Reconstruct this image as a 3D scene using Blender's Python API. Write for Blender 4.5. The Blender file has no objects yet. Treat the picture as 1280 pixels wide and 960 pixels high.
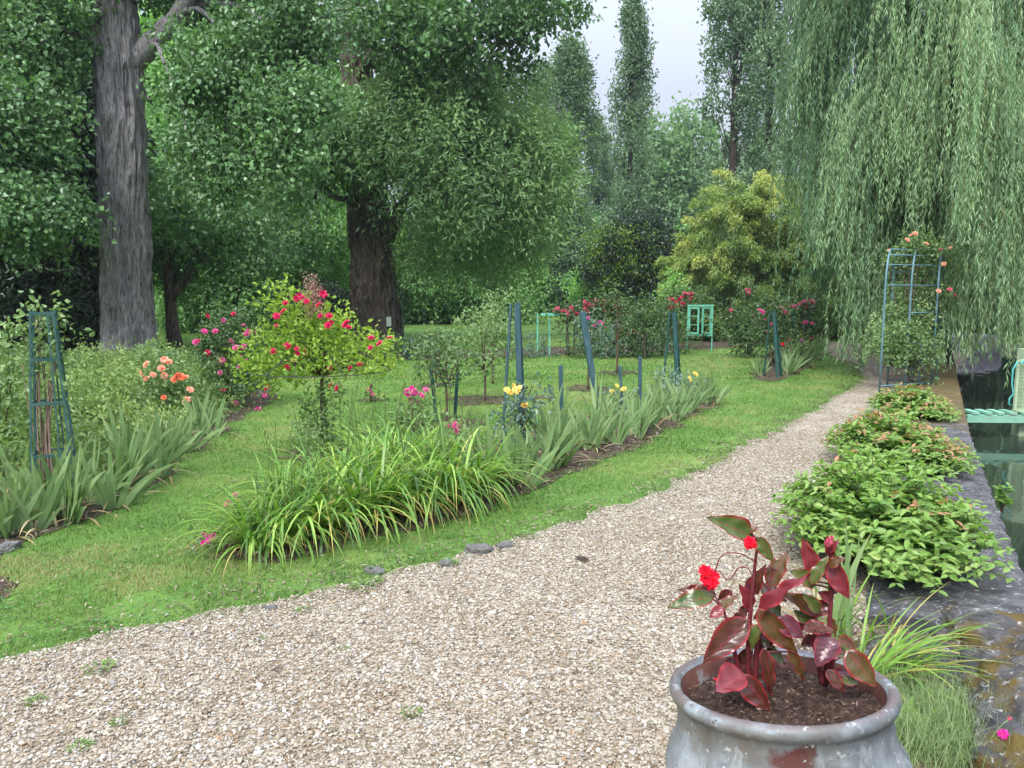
import bpy, math, random
import numpy as np
from mathutils import Vector, Matrix

SC = bpy.context.scene
COL = SC.collection
rng = np.random.default_rng(11)
random.seed(5)

# ------------------------------------------------------------------ camera
F = 950.0                       # focal length in pixels of a 1280 x 960 frame
EYE = 1.6
PITCH = math.atan((480 - 366) / F)
cam = bpy.data.cameras.new("camera")
cam.sensor_width = 36.0
cam.lens = F / 1280 * 36
cam.clip_start = 0.05
cam.clip_end = 2000
camo = bpy.data.objects.new("camera", cam)
camo.location = (0, 0, EYE)
camo.rotation_euler = (math.pi / 2 - PITCH, 0, 0)
COL.objects.link(camo)
SC.camera = camo

# ------------------------------------------------------------------ world: overcast sky
SUN_EL, SUN_AZ = math.radians(48), math.radians(202)   # azimuth clockwise from +Y
wd = bpy.data.worlds.new("World"); SC.world = wd; wd.use_nodes = True
nt = wd.node_tree; nt.nodes.clear()
def N(nt, t, **kw):
    n = nt.nodes.new(t)
    for k, v in kw.items():
        if k in n.inputs: n.inputs[k].default_value = v
        else: setattr(n, k, v)
    return n
out = N(nt, 'ShaderNodeOutputWorld'); bg = N(nt, 'ShaderNodeBackground', Strength=0.1)
sky = N(nt, 'ShaderNodeTexSky', sky_type='NISHITA', sun_disc=False, sun_elevation=SUN_EL, sun_rotation=SUN_AZ)
hsv = N(nt, 'ShaderNodeHueSaturation', Saturation=0.35)
tc = N(nt, 'ShaderNodeTexCoord'); sep = N(nt, 'ShaderNodeSeparateXYZ')
mr = N(nt, 'ShaderNodeMapRange'); mr.inputs['From Min'].default_value = 0.0; mr.inputs['From Max'].default_value = 1.0
mr.inputs['To Min'].default_value = 1.3; mr.inputs['To Max'].default_value = 15.0
cl = N(nt, 'ShaderNodeTexNoise', Scale=2.2, Detail=6.0, Roughness=0.55)
mp = N(nt, 'ShaderNodeMapping'); mp.inputs['Scale'].default_value = (1, 1, 2.6)
ramp = N(nt, 'ShaderNodeValToRGB')
ramp.color_ramp.elements[0].position = 0.36; ramp.color_ramp.elements[0].color = (0.80, 0.90, 1.18, 1)
ramp.color_ramp.elements[1].position = 0.66; ramp.color_ramp.elements[1].color = (0.97, 1.05, 1.24, 1)
vm = N(nt, 'ShaderNodeVectorMath', operation='MULTIPLY')
mix = N(nt, 'ShaderNodeMixRGB', blend_type='MIX', Fac=0.85)
L = nt.links.new
pw = N(nt, 'ShaderNodeMath', operation='POWER', use_clamp=True); pw.inputs[1].default_value = 1.8
L(tc.outputs['Generated'], sep.inputs[0]); L(sep.outputs['Z'], pw.inputs[0]); L(pw.outputs[0], mr.inputs['Value'])
L(tc.outputs['Generated'], mp.inputs['Vector']); L(mp.outputs[0], cl.inputs['Vector']); L(cl.outputs['Fac'], ramp.inputs[0])
L(ramp.outputs[0], vm.inputs[0]); L(mr.outputs[0], vm.inputs[1])
L(sky.outputs[0], hsv.inputs['Color']); L(hsv.outputs[0], mix.inputs[1]); L(vm.outputs[0], mix.inputs[2])
L(mix.outputs[0], bg.inputs['Color']); L(bg.outputs[0], out.inputs['Surface'])

sun = bpy.data.lights.new("sun", 'SUN'); sun.energy = 1.5; sun.angle = math.radians(18); sun.color = (1.0, 0.97, 0.92)
suno = bpy.data.objects.new("sun", sun)
sd = Vector((math.sin(SUN_AZ) * math.cos(SUN_EL), math.cos(SUN_AZ) * math.cos(SUN_EL), math.sin(SUN_EL)))
suno.rotation_euler = sd.to_track_quat('Z', 'Y').to_euler()
suno.location = (0, 0, 40); COL.objects.link(suno)

vs = SC.view_settings
vs.view_transform = 'Standard'; vs.look = 'None'; vs.exposure = 1.62; vs.gamma = 1.0; vs.use_curve_mapping = False
cy = SC.cycles
cy.max_bounces = 6; cy.diffuse_bounces = 3; cy.glossy_bounces = 2; cy.transmission_bounces = 3; cy.transparent_max_bounces = 6
cy.volume_bounces = 0
cy.use_denoising = True; cy.use_adaptive_sampling = True; cy.adaptive_threshold = 0.02
cy.caustics_reflective = False; cy.caustics_refractive = False

# ------------------------------------------------------------------ pixel -> place helpers
CP, SP = math.cos(PITCH), math.sin(PITCH)
def ray(px, py):
    x = (px - 640) / F; y = (480 - py) / F
    return np.array((x, CP + y * SP, -SP + y * CP))
def G(px, py, z=0.0):
    d = ray(px, py); t = (z - EYE) / d[2]
    return np.array((d[0] * t, d[1] * t, z))
def at(px, py, Y):
    d = ray(px, py); t = Y / d[1]
    return np.array((d[0] * t, Y, EYE + d[2] * t))

# ------------------------------------------------------------------ mesh building
def unit(a):
    a = np.asarray(a, float)
    return a / np.maximum(np.linalg.norm(a, axis=-1, keepdims=True), 1e-9)
class MB:
    def __init__(s): s.v = []; s.f = []; s.a = []; s.b = []; s.n = 0
    def add(s, V, Fs, a=0.5, m=0, b=0.5):
        V = np.asarray(V, float).reshape(-1, 3)
        for f in (Fs if isinstance(Fs, list) else [Fs]):
            f = np.asarray(f, int)
            if len(f): s.f.append((f + s.n, m))
        s.a.append(np.broadcast_to(np.asarray(a, float), (len(V),)))
        s.b.append(np.broadcast_to(np.asarray(b, float), (len(V),)))
        s.v.append(V); s.n += len(V)
    def build(s, name, mats, parent=None, origin=(0, 0, 0), smooth=False):
        me = bpy.data.meshes.new(name)
        V = np.concatenate(s.v) - np.asarray(origin, float)
        me.vertices.add(len(V)); me.vertices.foreach_set('co', V.astype(np.float32).ravel())
        lv = np.concatenate([f.ravel() for f, m in s.f])
        tot = np.concatenate([np.full(len(f), f.shape[1]) for f, m in s.f])
        mi = np.concatenate([np.full(len(f), m) for f, m in s.f])
        st = np.concatenate([[0], np.cumsum(tot)[:-1]])
        me.loops.add(len(lv)); me.loops.foreach_set('vertex_index', lv.astype(np.int32))
        me.polygons.add(len(tot)); me.polygons.foreach_set('loop_start', st.astype(np.int32))
        me.polygons.foreach_set('loop_total', tot.astype(np.int32))
        me.polygons.foreach_set('material_index', mi.astype(np.int32))
        me.polygons.foreach_set('use_smooth', np.full(len(tot), bool(smooth)))
        for nm, arr in (('v', s.a), ('w', s.b)):
            at_ = me.attributes.new(nm, 'FLOAT', 'POINT')
            at_.data.foreach_set('value', np.concatenate(arr).astype(np.float32))
        for mt in (mats if isinstance(mats, (list, tuple)) else [mats]): me.materials.append(mt)
        me.update(calc_edges=True); me.validate()
        o = bpy.data.objects.new(name, me); COL.objects.link(o)
        if parent is not None: o.parent = parent
        elif any(abs(c) > 0 for c in origin): o.location = origin
        return o
def tag(o, label=None, cat=None, group=None, kind=None):
    for k, v in (('label', label), ('category', cat), ('group', group), ('kind', kind)):
        if v: o[k] = v
    return o
def thing(name, label, cat, loc=(0, 0, 0), group=None, rz=0.0):
    o = bpy.data.objects.new(name, None); COL.objects.link(o)
    o.empty_display_size = 0.2
    o.location = tuple(loc); o.rotation_euler = (0, 0, rz)
    return tag(o, label, cat, group)
KIDS = {}
def copy_tree(o, loc, rz=0.0, sc=1.0, label=None, group=None):
    c = o.copy(); COL.objects.link(c); c.location = tuple(loc); c.rotation_euler = (0, 0, rz)
    c.scale = (sc, sc, sc) if np.isscalar(sc) else tuple(sc)
    if label: c['label'] = label
    if group: c['group'] = group
    for ch in o.children:
        d = ch.copy(); COL.objects.link(d); d.parent = c
        for g in ch.children:
            e = g.copy(); COL.objects.link(e); e.parent = d
    return c

def box(mb, c, s, R=None, a=0.5, m=0):
    c = np.asarray(c, float); s = np.asarray(s, float) / 2
    V = np.array([(x, y, z) for x in (-1, 1) for y in (-1, 1) for z in (-1, 1)], float) * s
    if R is not None: V = V @ np.asarray(R).T
    mb.add(V + c, np.array([(0, 1, 3, 2), (4, 6, 7, 5), (0, 4, 5, 1), (2, 3, 7, 6), (0, 2, 6, 4), (1, 5, 7, 3)]), a, m)
def bar(mb, p, q, w, t, side=None, a=0.5, m=0):
    """A rectangular bar from p to q, w wide along `side` and t thick."""
    p = np.asarray(p, float); q = np.asarray(q, float)
    d = unit(q - p); s = np.asarray(side if side is not None else (1, 0, 0), float)
    s = unit(s - d * np.dot(s, d)); n = np.cross(d, s)
    R = np.stack([s, n, d], 1)
    box(mb, (p + q) / 2, (w, t, np.linalg.norm(q - p)), R, a, m)
def tube(mb, pts, rad, sides=8, a=0.5, m=0, cap=True, b=0.5):
    P = np.asarray(pts, float); K = len(P); rad = np.broadcast_to(np.asarray(rad, float), (K,))
    T = np.gradient(P, axis=0); T = unit(T)
    ref = np.array((0, 0, 1.0)) if abs(T[0][2]) < 0.9 else np.array((1.0, 0, 0))
    n = unit(np.cross(T[0], ref)); rows = []
    an = np.arange(sides) * 2 * math.pi / sides
    for k in range(K):
        n = unit(n - T[k] * np.dot(n, T[k])); bb = np.cross(T[k], n)
        rows.append(P[k] + rad[k] * (np.cos(an)[:, None] * n + np.sin(an)[:, None] * bb))
    V = np.concatenate(rows)
    i = np.arange(K - 1)[:, None] * sides; j = np.arange(sides)[None]; j2 = (j + 1) % sides
    Q = np.stack([i + j, i + j2, i + sides + j2, i + sides + j], -1).reshape(-1, 4)
    Fs = [Q]
    if cap: Fs += [np.arange(sides)[None, ::-1], (np.arange(sides) + (K - 1) * sides)[None]]
    mb.add(V, Fs, a, m, b)
def bez(p, q, r, n=8):
    t = np.linspace(0, 1, n)[:, None]
    return (1 - t) ** 2 * np.asarray(p) + 2 * t * (1 - t) * np.asarray(q) + t * t * np.asarray(r)
def lathe(mb, prof, c, sides=48, a=0.5, m=0, tilt=None):
    prof = np.asarray(prof, float); K = len(prof); an = np.arange(sides) * 2 * math.pi / sides
    V = np.stack([prof[:, 0, None] * np.cos(an), prof[:, 0, None] * np.sin(an), np.repeat(prof[:, 1, None], sides, 1)], -1).reshape(-1, 3)
    i = np.arange(K - 1)[:, None] * sides; j = np.arange(sides)[None]; j2 = (j + 1) % sides
    Q = np.stack([i + j, i + j2, i + sides + j2, i + sides + j], -1).reshape(-1, 4)
    mb.add(V + np.asarray(c), [Q], a, m)

def vnoise(u, v, nu, nv, seed):
    """value noise, periodic in u and v over 0..1"""
    g = np.random.default_rng(seed).random((nu, nv))
    x = (np.asarray(u) % 1.0) * nu; y = (np.asarray(v) % 1.0) * nv
    i = np.floor(x).astype(int); j = np.floor(y).astype(int); fx = x - i; fy = y - j
    fx = fx * fx * (3 - 2 * fx); fy = fy * fy * (3 - 2 * fy)
    i0 = i % nu; i1 = (i + 1) % nu; j0 = j % nv; j1 = (j + 1) % nv
    return (g[i0, j0] * (1 - fx) + g[i1, j0] * fx) * (1 - fy) + (g[i0, j1] * (1 - fx) + g[i1, j1] * fx) * fy

def leafgeo(mb, P, D, Nn, L, W, v, kind='diamond', fold=0.2, m=0, w=0.5):
    n = len(P); D = unit(D); S = unit(np.cross(D, Nn)); N2 = np.cross(S, D)
    L = np.broadcast_to(np.asarray(L, float), (n,))[:, None]; W = np.broadcast_to(np.asarray(W, float), (n,))[:, None]
    v = np.broadcast_to(np.asarray(v, float), (n,)); w = np.broadcast_to(np.asarray(w, float), (n,))
    if kind == 'diamond':
        V = np.stack([P, P + D * .42 * L + S * W / 2 + N2 * fold * W, P + D * L - N2 * .12 * L, P + D * .42 * L - S * W / 2 + N2 * fold * W], 1)
        k = 4; f = np.array([[0, 1, 2, 3]])
    else:
        V = np.stack([P, P + D * .28 * L + S * W * .45 + N2 * fold * W, P + D * .62 * L + S * W * .42 + N2 * (fold * W - .05 * L), P + D * L - N2 * .16 * L,
                      P + D * .62 * L - S * W * .42 + N2 * (fold * W - .05 * L), P + D * .28 * L - S * W * .45 + N2 * fold * W], 1)
        k = 6; f = np.array([[0, 1, 2, 3], [0, 3, 4, 5]])
    Fs = (np.arange(n)[:, None, None] * k + f[None]).reshape(-1, 4)
    mb.add(V.reshape(-1, 3), Fs, np.repeat(v, k), m, np.repeat(w, k))

def rdirs(n, r=None):
    return unit((r or rng).normal(size=(n, 3)))
def sprays(mb, Cc, A, per, spread, length, L, W, droop, v, kind='diamond', flat=0.6, m=0):
    """Sprays of leaves: at each centre Cc, along axis A, `per` leaves."""
    n = len(Cc); A = unit(A)
    c = np.repeat(Cc, per, 0); a = np.repeat(A, per, 0); N_ = n * per
    u = rng.random(N_)[:, None]
    P = c + a * u * length + rng.normal(size=(N_, 3)) * spread
    P[:, 2] -= (u[:, 0] ** 2) * length * droop * .6
    D = a * .55 + rdirs(N_) * .8; D[:, 2] -= droop
    Nn = rdirs(N_) * (1 - flat); Nn[:, 2] += flat
    v = np.repeat(np.broadcast_to(v, (n,)), per) + rng.normal(size=N_) * .13
    leafgeo(mb, P, D, Nn, L * rng.uniform(.65, 1.25, N_), W * rng.uniform(.7, 1.2, N_), np.clip(v, 0, 1), kind, m=m)
def clump(mb, c, r, cov, L, W, per=12, droop=.3, kind='diamond', v0=.5, shell=.45, flat=.5, low=-1.0, upb=0.0, spread=None, m=0):
    """One foliage clump: an uneven ellipsoid of leaf sprays."""
    r = np.broadcast_to(np.asarray(r, float), (3,))
    area = 4 * math.pi * ((r[0] * r[1]) ** 1.6 / 3 + (r[0] * r[2]) ** 1.6 / 3 + (r[1] * r[2]) ** 1.6 / 3) ** (1 / 1.6)
    n = max(4, int(cov * area / (L * W * .55) / per))
    d = rdirs(n); d = d[d[:, 2] > low]
    ph = rng.random(6) * 6.28
    lump = 1 + .16 * np.sin(4 * d[:, 0] + ph[0]) * np.sin(4 * d[:, 1] + ph[1]) + .14 * np.sin(7 * d[:, 2] + ph[2] + 5 * d[:, 0]) + .08 * np.sin(11 * d[:, 1] + ph[3])
    rad = lump * (1 - shell * rng.random(len(d)) ** 1.4)
    C_ = np.asarray(c) + d * r * rad[:, None]
    A = d + rng.normal(size=d.shape) * .45; A[:, 2] += upb
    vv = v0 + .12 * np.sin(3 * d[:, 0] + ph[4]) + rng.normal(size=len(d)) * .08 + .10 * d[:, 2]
    s = spread if spread else L * .9
    sprays(mb, C_, A, per, s, L * 3.2, L, W, droop, vv, kind, flat, m)

def bigclump(mb, c, r, cov, L, W, per=12, droop=.3, kind='diamond', v0=.5, shell=.45, flat=.5, upb=0.0, spread=None, low=-1.0):
    """A bough's foliage: many small leaf clumps over an uneven ellipsoid, each a little lighter or darker, over a thin filling."""
    r = np.broadcast_to(np.asarray(r, float), (3,)); rm = float(np.mean(r)); c = np.asarray(c, float)
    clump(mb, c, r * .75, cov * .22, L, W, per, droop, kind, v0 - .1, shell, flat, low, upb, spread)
    rs = max(.26, .30 * rm ** .8); n = max(5, int(.75 * 4 * (rm / rs) ** 2 * .55))
    for d in rdirs(n):
        if d[2] < low: continue
        q = c + d * r * rng.uniform(.55, 1.08)
        s = rs * rng.uniform(.6, 1.35)
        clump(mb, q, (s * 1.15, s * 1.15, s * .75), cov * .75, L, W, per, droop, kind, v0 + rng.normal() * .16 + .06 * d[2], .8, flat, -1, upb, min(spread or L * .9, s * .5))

def blades(mb, B, az, L, W, lean, bend, v, seg=5, fan=False, power=1.4, taper='sword', m=0, w=None):
    n = len(B); az = np.broadcast_to(az, (n,)); L = np.broadcast_to(L, (n,)); W = np.broadcast_to(W, (n,))
    lean = np.broadcast_to(lean, (n,)); bend = np.broadcast_to(bend, (n,)); v = np.broadcast_to(v, (n,))
    dx = np.stack([np.cos(az), np.sin(az), np.zeros(n)], -1); up = np.array((0, 0, 1.0))
    P = np.array(B, float); rows = []; wc = []
    for k in range(seg + 1):
        s = k / seg; th = (lean + bend * s ** power)[:, None]
        t = np.sin(th) * dx + np.cos(th) * up
        if k: P = P + t * (L / seg)[:, None]
        wv = (np.cos(th) * dx - np.sin(th) * up) if fan else np.cross(dx, up)
        if taper == 'sword': ww = W * min(1, (.75 + .6 * s)) * (1 - max(0, (s - .45) / .55) ** 1.7)
        else: ww = W * (1 - s) ** .6
        ww = np.maximum(ww, .0006)[:, None]
        rows.append(P + wv * ww / 2); rows.append(P - wv * ww / 2); wc += [s, s]
    V = np.stack(rows, 1); k2 = 2 * (seg + 1)
    f = np.array([[2 * k, 2 * k + 1, 2 * k + 3, 2 * k + 2] for k in range(seg)])
    Fs = (np.arange(n)[:, None, None] * k2 + f[None]).reshape(-1, 4)
    mb.add(V.reshape(-1, 3), Fs, np.repeat(np.clip(v, 0, 1), k2), m, np.tile(np.array(wc), n))

# ------------------------------------------------------------------ materials
MATS = {}
def newmat(name):
    m = bpy.data.materials.new(name); m.use_nodes = True; m.node_tree.nodes.clear(); return m, m.node_tree
def rampnode(nt, stops):
    r = N(nt, 'ShaderNodeValToRGB'); e = r.color_ramp.elements
    e[0].position = stops[0][0]; e[0].color = (*stops[0][1], 1); e[1].position = stops[-1][0]; e[1].color = (*stops[-1][1], 1)
    for p, c in stops[1:-1]:
        x = e.new(p); x.color = (*c, 1)
    return r
def leafmat(name, cols, trans=0.3, rough=0.5, spec=0.35, tipcol=None, tint=(1.15, 1.25, .6), gain=1.0):
    """cols: dark, mid, light by each leaf's own number"""
    if name in MATS: return MATS[name]
    cols = [tuple(min(.9, x * gain) for x in c) for c in cols]
    m, nt = newmat(name); L = nt.links.new
    at_ = N(nt, 'ShaderNodeAttribute', attribute_name='v')
    n = len(cols); r = rampnode(nt, [(i / (n - 1), c) for i, c in enumerate(cols)])
    L(at_.outputs['Fac'], r.inputs[0]); col = r.outputs[0]
    if tipcol:
        aw = N(nt, 'ShaderNodeAttribute', attribute_name='w')
        mr = N(nt, 'ShaderNodeMapRange'); mr.inputs['From Min'].default_value = tipcol[1]; mr.inputs['From Max'].default_value = 1.0
        mx = N(nt, 'ShaderNodeMixRGB'); L(aw.outputs['Fac'], mr.inputs[0]); L(mr.outputs[0], mx.inputs[0]); L(col, mx.inputs[1]); mx.inputs[2].default_value = (*tipcol[0], 1)
        col = mx.outputs[0]
    p = N(nt, 'ShaderNodeBsdfPrincipled', Roughness=rough); p.inputs['Specular IOR Level'].default_value = spec
    L(col, p.inputs['Base Color'])
    t = N(nt, 'ShaderNodeBsdfTranslucent'); mu = N(nt, 'ShaderNodeMixRGB', blend_type='MULTIPLY', Fac=1.0)
    L(col, mu.inputs[1]); mu.inputs[2].default_value = (*tint, 1); L(mu.outputs[0], t.inputs[0])
    ms = N(nt, 'ShaderNodeMixShader', Fac=trans); L(p.outputs[0], ms.inputs[1]); L(t.outputs[0], ms.inputs[2])
    o = N(nt, 'ShaderNodeOutputMaterial'); L(ms.outputs[0], o.inputs[0]); MATS[name] = m
    return m
def noisemat(name, stops, scale=5.0, stretch=(1, 1, 1), detail=8.0, rough=0.8, spec=0.3, bump=0.3, bscale=None, dist=0.02, second=None, rrange=None, tex='noise', rand=None):
    """Procedural colour from noise in object space; `second` = (stops alpha colour, scale, lo, hi) adds patches."""
    if name in MATS: return MATS[name]
    m, nt = newmat(name); L = nt.links.new
    tc = N(nt, 'ShaderNodeTexCoord'); mp = N(nt, 'ShaderNodeMapping'); mp.inputs['Scale'].default_value = stretch
    L(tc.outputs['Object'], mp.inputs[0])
    nz = N(nt, 'ShaderNodeTexNoise', Scale=scale, Detail=detail, Roughness=0.62); L(mp.outputs[0], nz.inputs['Vector'])
    r = rampnode(nt, stops); L(nz.outputs['Fac'], r.inputs[0]); col = r.outputs[0]
    for k, (c2, s2, lo, hi) in enumerate(second or []):
        n2 = N(nt, 'ShaderNodeTexNoise', Scale=s2, Detail=6.0, Roughness=0.6)
        mp2 = N(nt, 'ShaderNodeMapping'); mp2.inputs['Location'].default_value = (3.7 * (k + 1), 1.3, 7.1 * k); mp2.inputs['Scale'].default_value = stretch
        L(tc.outputs['Object'], mp2.inputs[0]); L(mp2.outputs[0], n2.inputs['Vector'])
        mr = N(nt, 'ShaderNodeMapRange'); mr.inputs['From Min'].default_value = lo; mr.inputs['From Max'].default_value = hi
        mx = N(nt, 'ShaderNodeMixRGB'); L(n2.outputs['Fac'], mr.inputs[0]); L(mr.outputs[0], mx.inputs[0]); L(col, mx.inputs[1]); mx.inputs[2].default_value = (*c2, 1)
        col = mx.outputs[0]
    p = N(nt, 'ShaderNodeBsdfPrincipled', Roughness=rough); p.inputs['Specular IOR Level'].default_value = spec
    L(col, p.inputs['Base Color'])
    if bump:
        nb = N(nt, 'ShaderNodeTexNoise', Scale=bscale or scale * 2.5, Detail=8.0, Roughness=0.65); L(mp.outputs[0], nb.inputs['Vector'])
        bp = N(nt, 'ShaderNodeBump', Strength=bump, Distance=dist); L(nb.outputs['Fac'], bp.inputs['Height']); L(bp.outputs[0], p.inputs['Normal'])
    o = N(nt, 'ShaderNodeOutputMaterial'); L(p.outputs[0], o.inputs[0]); MATS[name] = m
    return m
# ------------------------------------------------------------------ ground, path, water
def sheet(name, pts, z, mat, kind='structure', inner=None):
    V = np.array([(p[0], p[1], z) for p in pts], float)
    me = bpy.data.meshes.new(name); me.from_pydata(V.tolist(), [], [list(range(len(V)))])
    me.materials.append(mat); me.update()
    if me.polygons[0].normal.z < 0: me.flip_normals()
    o = bpy.data.objects.new(name, me); COL.objects.link(o); o['kind'] = kind
    return o
def smooth_poly(pts, step=.25, jit=.05, closed=True):
    P = np.asarray(pts, float)[:, :2]; outp = []
    n = len(P)
    for i in range(n if closed else n - 1):
        p0, p1, p2, p3 = P[(i - 1) % n], P[i], P[(i + 1) % n], P[(i + 2) % n]
        if not closed:
            p0 = P[max(i - 1, 0)]; p3 = P[min(i + 2, n - 1)]
        k = max(1, int(np.linalg.norm(p2 - p1) / step))
        for t in np.arange(k) / k:
            outp.append(.5 * (2 * p1 + (p2 - p0) * t + (2 * p0 - 5 * p1 + 4 * p2 - p3) * t * t + (3 * p1 - p0 - 3 * p2 + p3) * t ** 3))
    if not closed: outp.append(P[-1])
    outp = np.array(outp)
    return outp + rng.normal(size=outp.shape) * jit
def inside(poly, q):
    poly = np.asarray(poly); x, y = q[:, 0], q[:, 1]; r = np.zeros(len(q), bool); n = len(poly)
    for i in range(n):
        x1, y1 = poly[i]; x2, y2 = poly[(i + 1) % n]
        c = ((y1 > y) != (y2 > y))
        r ^= c & (x < (x2 - x1) * (y - y1) / ((y2 - y1) if y2 != y1 else 1e-9) + x1)
    return r

# waterside wall: outer edge line on the ground plan
_w = [G(x, y, .08)[:2] for x, y in ((1280, 715), (1250, 640), (1225, 575), (1212, 540), (1203, 500))]
d0 = unit(_w[0] - _w[1]); d1 = unit(_w[-1] - _w[-2])
WOUT = np.array([_w[0] + d0 * .95] + _w + [_w[-1] + d1 * 4, _w[-1] + d1 * 8.5])
_t = unit(np.gradient(WOUT, axis=0)); WN = np.stack([-_t[:, 1], _t[:, 0]], 1)
WIN = WOUT + WN * .74
WEND = WOUT[0]

lawn_mat = noisemat('lawn_grass', [(.25, (.06, .125, .022)), (.5, (.10, .19, .034)), (.75, (.14, .235, .05))], scale=1.3, rough=.75, spec=.15, bump=.55, bscale=60, dist=.03,
    second=[((.20, .27, .07), .55, .5, .75), ((.22, .22, .085), 1.7, .6, .8), ((.07, .14, .03), 9.0, .52, .72)])
soil_mat = noisemat('bed_soil', [(.3, (.045, .033, .023)), (.55, (.11, .082, .06)), (.75, (.20, .16, .12))], scale=14, rough=.95, spec=.1, bump=1.0, bscale=40, dist=.05)
def gravel_mat():
    m, nt = newmat('gravel'); L = nt.links.new
    tc = N(nt, 'ShaderNodeTexCoord')
    vo = N(nt, 'ShaderNodeTexVoronoi', Scale=48.0, Randomness=1.0); L(tc.outputs['Object'], vo.inputs['Vector'])
    sp = N(nt, 'ShaderNodeSeparateColor'); L(vo.outputs['Color'], sp.inputs[0])
    r = rampnode(nt, [(0, (.12, .10, .075)), (.25, (.22, .185, .13)), (.5, (.31, .27, .21)), (.75, (.41, .37, .30)), (1, (.21, .15, .09))]); L(sp.outputs[0], r.inputs[0])
    nz = N(nt, 'ShaderNodeTexNoise', Scale=1.6, Detail=5.0, Roughness=.65); L(tc.outputs['Object'], nz.inputs['Vector'])
    r2 = rampnode(nt, [(.35, (.62, .53, .41)), (.6, (1, 1, 1))]); L(nz.outputs['Fac'], r2.inputs[0])
    mu = N(nt, 'ShaderNodeMixRGB', blend_type='MULTIPLY', Fac=.7); L(r.outputs[0], mu.inputs[1]); L(r2.outputs[0], mu.inputs[2])
    n3 = N(nt, 'ShaderNodeTexNoise', Scale=.9, Detail=7.0, Roughness=.7); L(tc.outputs['Object'], n3.inputs['Vector'])
    mr = N(nt, 'ShaderNodeMapRange'); mr.inputs['From Min'].default_value = .58; mr.inputs['From Max'].default_value = .74; mr.inputs['To Max'].default_value = .6; L(n3.outputs['Fac'], mr.inputs[0])
    mx = N(nt, 'ShaderNodeMixRGB'); L(mr.outputs[0], mx.inputs[0]); L(mu.outputs[0], mx.inputs[1]); mx.inputs[2].default_value = (.20, .19, .085, 1)
    p = N(nt, 'ShaderNodeBsdfPrincipled', Roughness=.85); p.inputs['Specular IOR Level'].default_value = .25; L(mx.outputs[0], p.inputs['Base Color'])
    bp = N(nt, 'ShaderNodeBump', Strength=.9, Distance=.012, invert=True); L(vo.outputs['Distance'], bp.inputs['Height']); L(bp.outputs[0], p.inputs['Normal'])
    o = N(nt, 'ShaderNodeOutputMaterial'); L(p.outputs[0], o.inputs[0]); return m
gravel_m = gravel_mat()
def ramp_attr(name, stops, rough=.8, spec=.3, trans=0, bump=0, bscale=60):
    if name in MATS: return MATS[name]
    m, nt = newmat(name); L = nt.links.new
    a = N(nt, 'ShaderNodeAttribute', attribute_name='v'); r = rampnode(nt, stops); r.color_ramp.interpolation = 'LINEAR'; L(a.outputs['Fac'], r.inputs[0])
    p = N(nt, 'ShaderNodeBsdfPrincipled', Roughness=rough); p.inputs['Specular IOR Level'].default_value = spec
    L(r.outputs[0], p.inputs['Base Color'])
    o = N(nt, 'ShaderNodeOutputMaterial'); L(p.outputs[0], o.inputs[0]); MATS[name] = m; return m

# lawn sheet with a long edge that follows the wall, one bank beyond the water
lawn_pts = [(-300, -8)] + [(WIN[0] - unit(WIN[1] - WIN[0]) * 9).tolist()] + [((a + b) / 2).tolist() for a, b in zip(WIN, WOUT)] + [(WOUT[-1][0] + 1.2, 24.6), (WOUT[-1][0] + 3, 25.6), (40, 25.5), (300, 30), (300, 500), (-300, 500)]
sheet('lawn', lawn_pts, 0.0, lawn_mat)
EDGE = smooth_poly([G(x, y) for x, y in ((-420, 905), (-150, 850), (0, 820), (150, 790), (330, 752), (470, 722), (590, 690), (700, 655), (800, 622), (880, 585), (940, 553), (1000, 522), (1050, 492), (1078, 474))] + [(7.9, 17.5, 0)], .18, .045, closed=False)
PATH = np.concatenate([EDGE, [(9.0, 17.6)], np.array([WIN[i] + (.03, 0) for i in range(len(WIN) - 3, -1, -1)]), [(WIN[0] - unit(WIN[1] - WIN[0]) * 6)], [(-4, -4)]])
sheet('gravel_path', PATH, .004, gravel_m)
EARTH = smooth_poly([G(x, y) for x, y in ((1000, 432), (1050, 428), (1200, 440), (1190, 462), (1140, 478), (1090, 470), (1060, 452), (1020, 440))], .4, .12)
sheet('bare_earth_under_willow', EARTH, .008, noisemat('dry_earth', [(.3, (.10, .075, .05)), (.7, (.22, .17, .13))], scale=6, rough=.95, bump=.5))
BEDS = {}
def bed(key, pix, jit=.06, z=.006):
    p = smooth_poly([G(x, y) for x, y in pix], .25, jit); BEDS[key] = p
    sheet('soil_bed', p, z, soil_mat)
bed('left', ((-260, 800), (0, 700), (60, 672), (150, 635), (210, 592), (270, 545), (330, 508), (345, 490), (300, 470), (200, 462), (0, 470), (-400, 480)))
bed('mid', ((265, 705), (330, 700), (450, 680), (560, 652), (640, 628), (720, 596), (790, 563), (850, 532), (893, 508), (880, 497), (830, 503), (760, 515), (690, 532), (600, 555), (480, 590), (330, 640)))
bed('right', ((940, 474), (985, 473), (1015, 455), (1038, 434), (1015, 424), (975, 430), (950, 450)))
bed('far', ((380, 446), (500, 450), (620, 447), (730, 443), (800, 441), (870, 437), (960, 432), (940, 426), (850, 428), (700, 434), (560, 438), (380, 440)))
for i, (x, y, rx) in enumerate(((735, 486, .45), (771, 466, .4), (600, 500, .5), (557, 530, .5), (545, 482, .3), (680, 497, .2), (405, 568, .45), (463, 500, .2))):
    c = G(x, y); an = np.linspace(0, 6.28, 22)[:-1]; rr = rx * (1 + rng.normal(size=21) * .18)
    sheet('soil_bed', np.stack([c[0] + np.cos(an) * rr, c[1] + np.sin(an) * rr], 1), .009, soil_mat)

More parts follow.
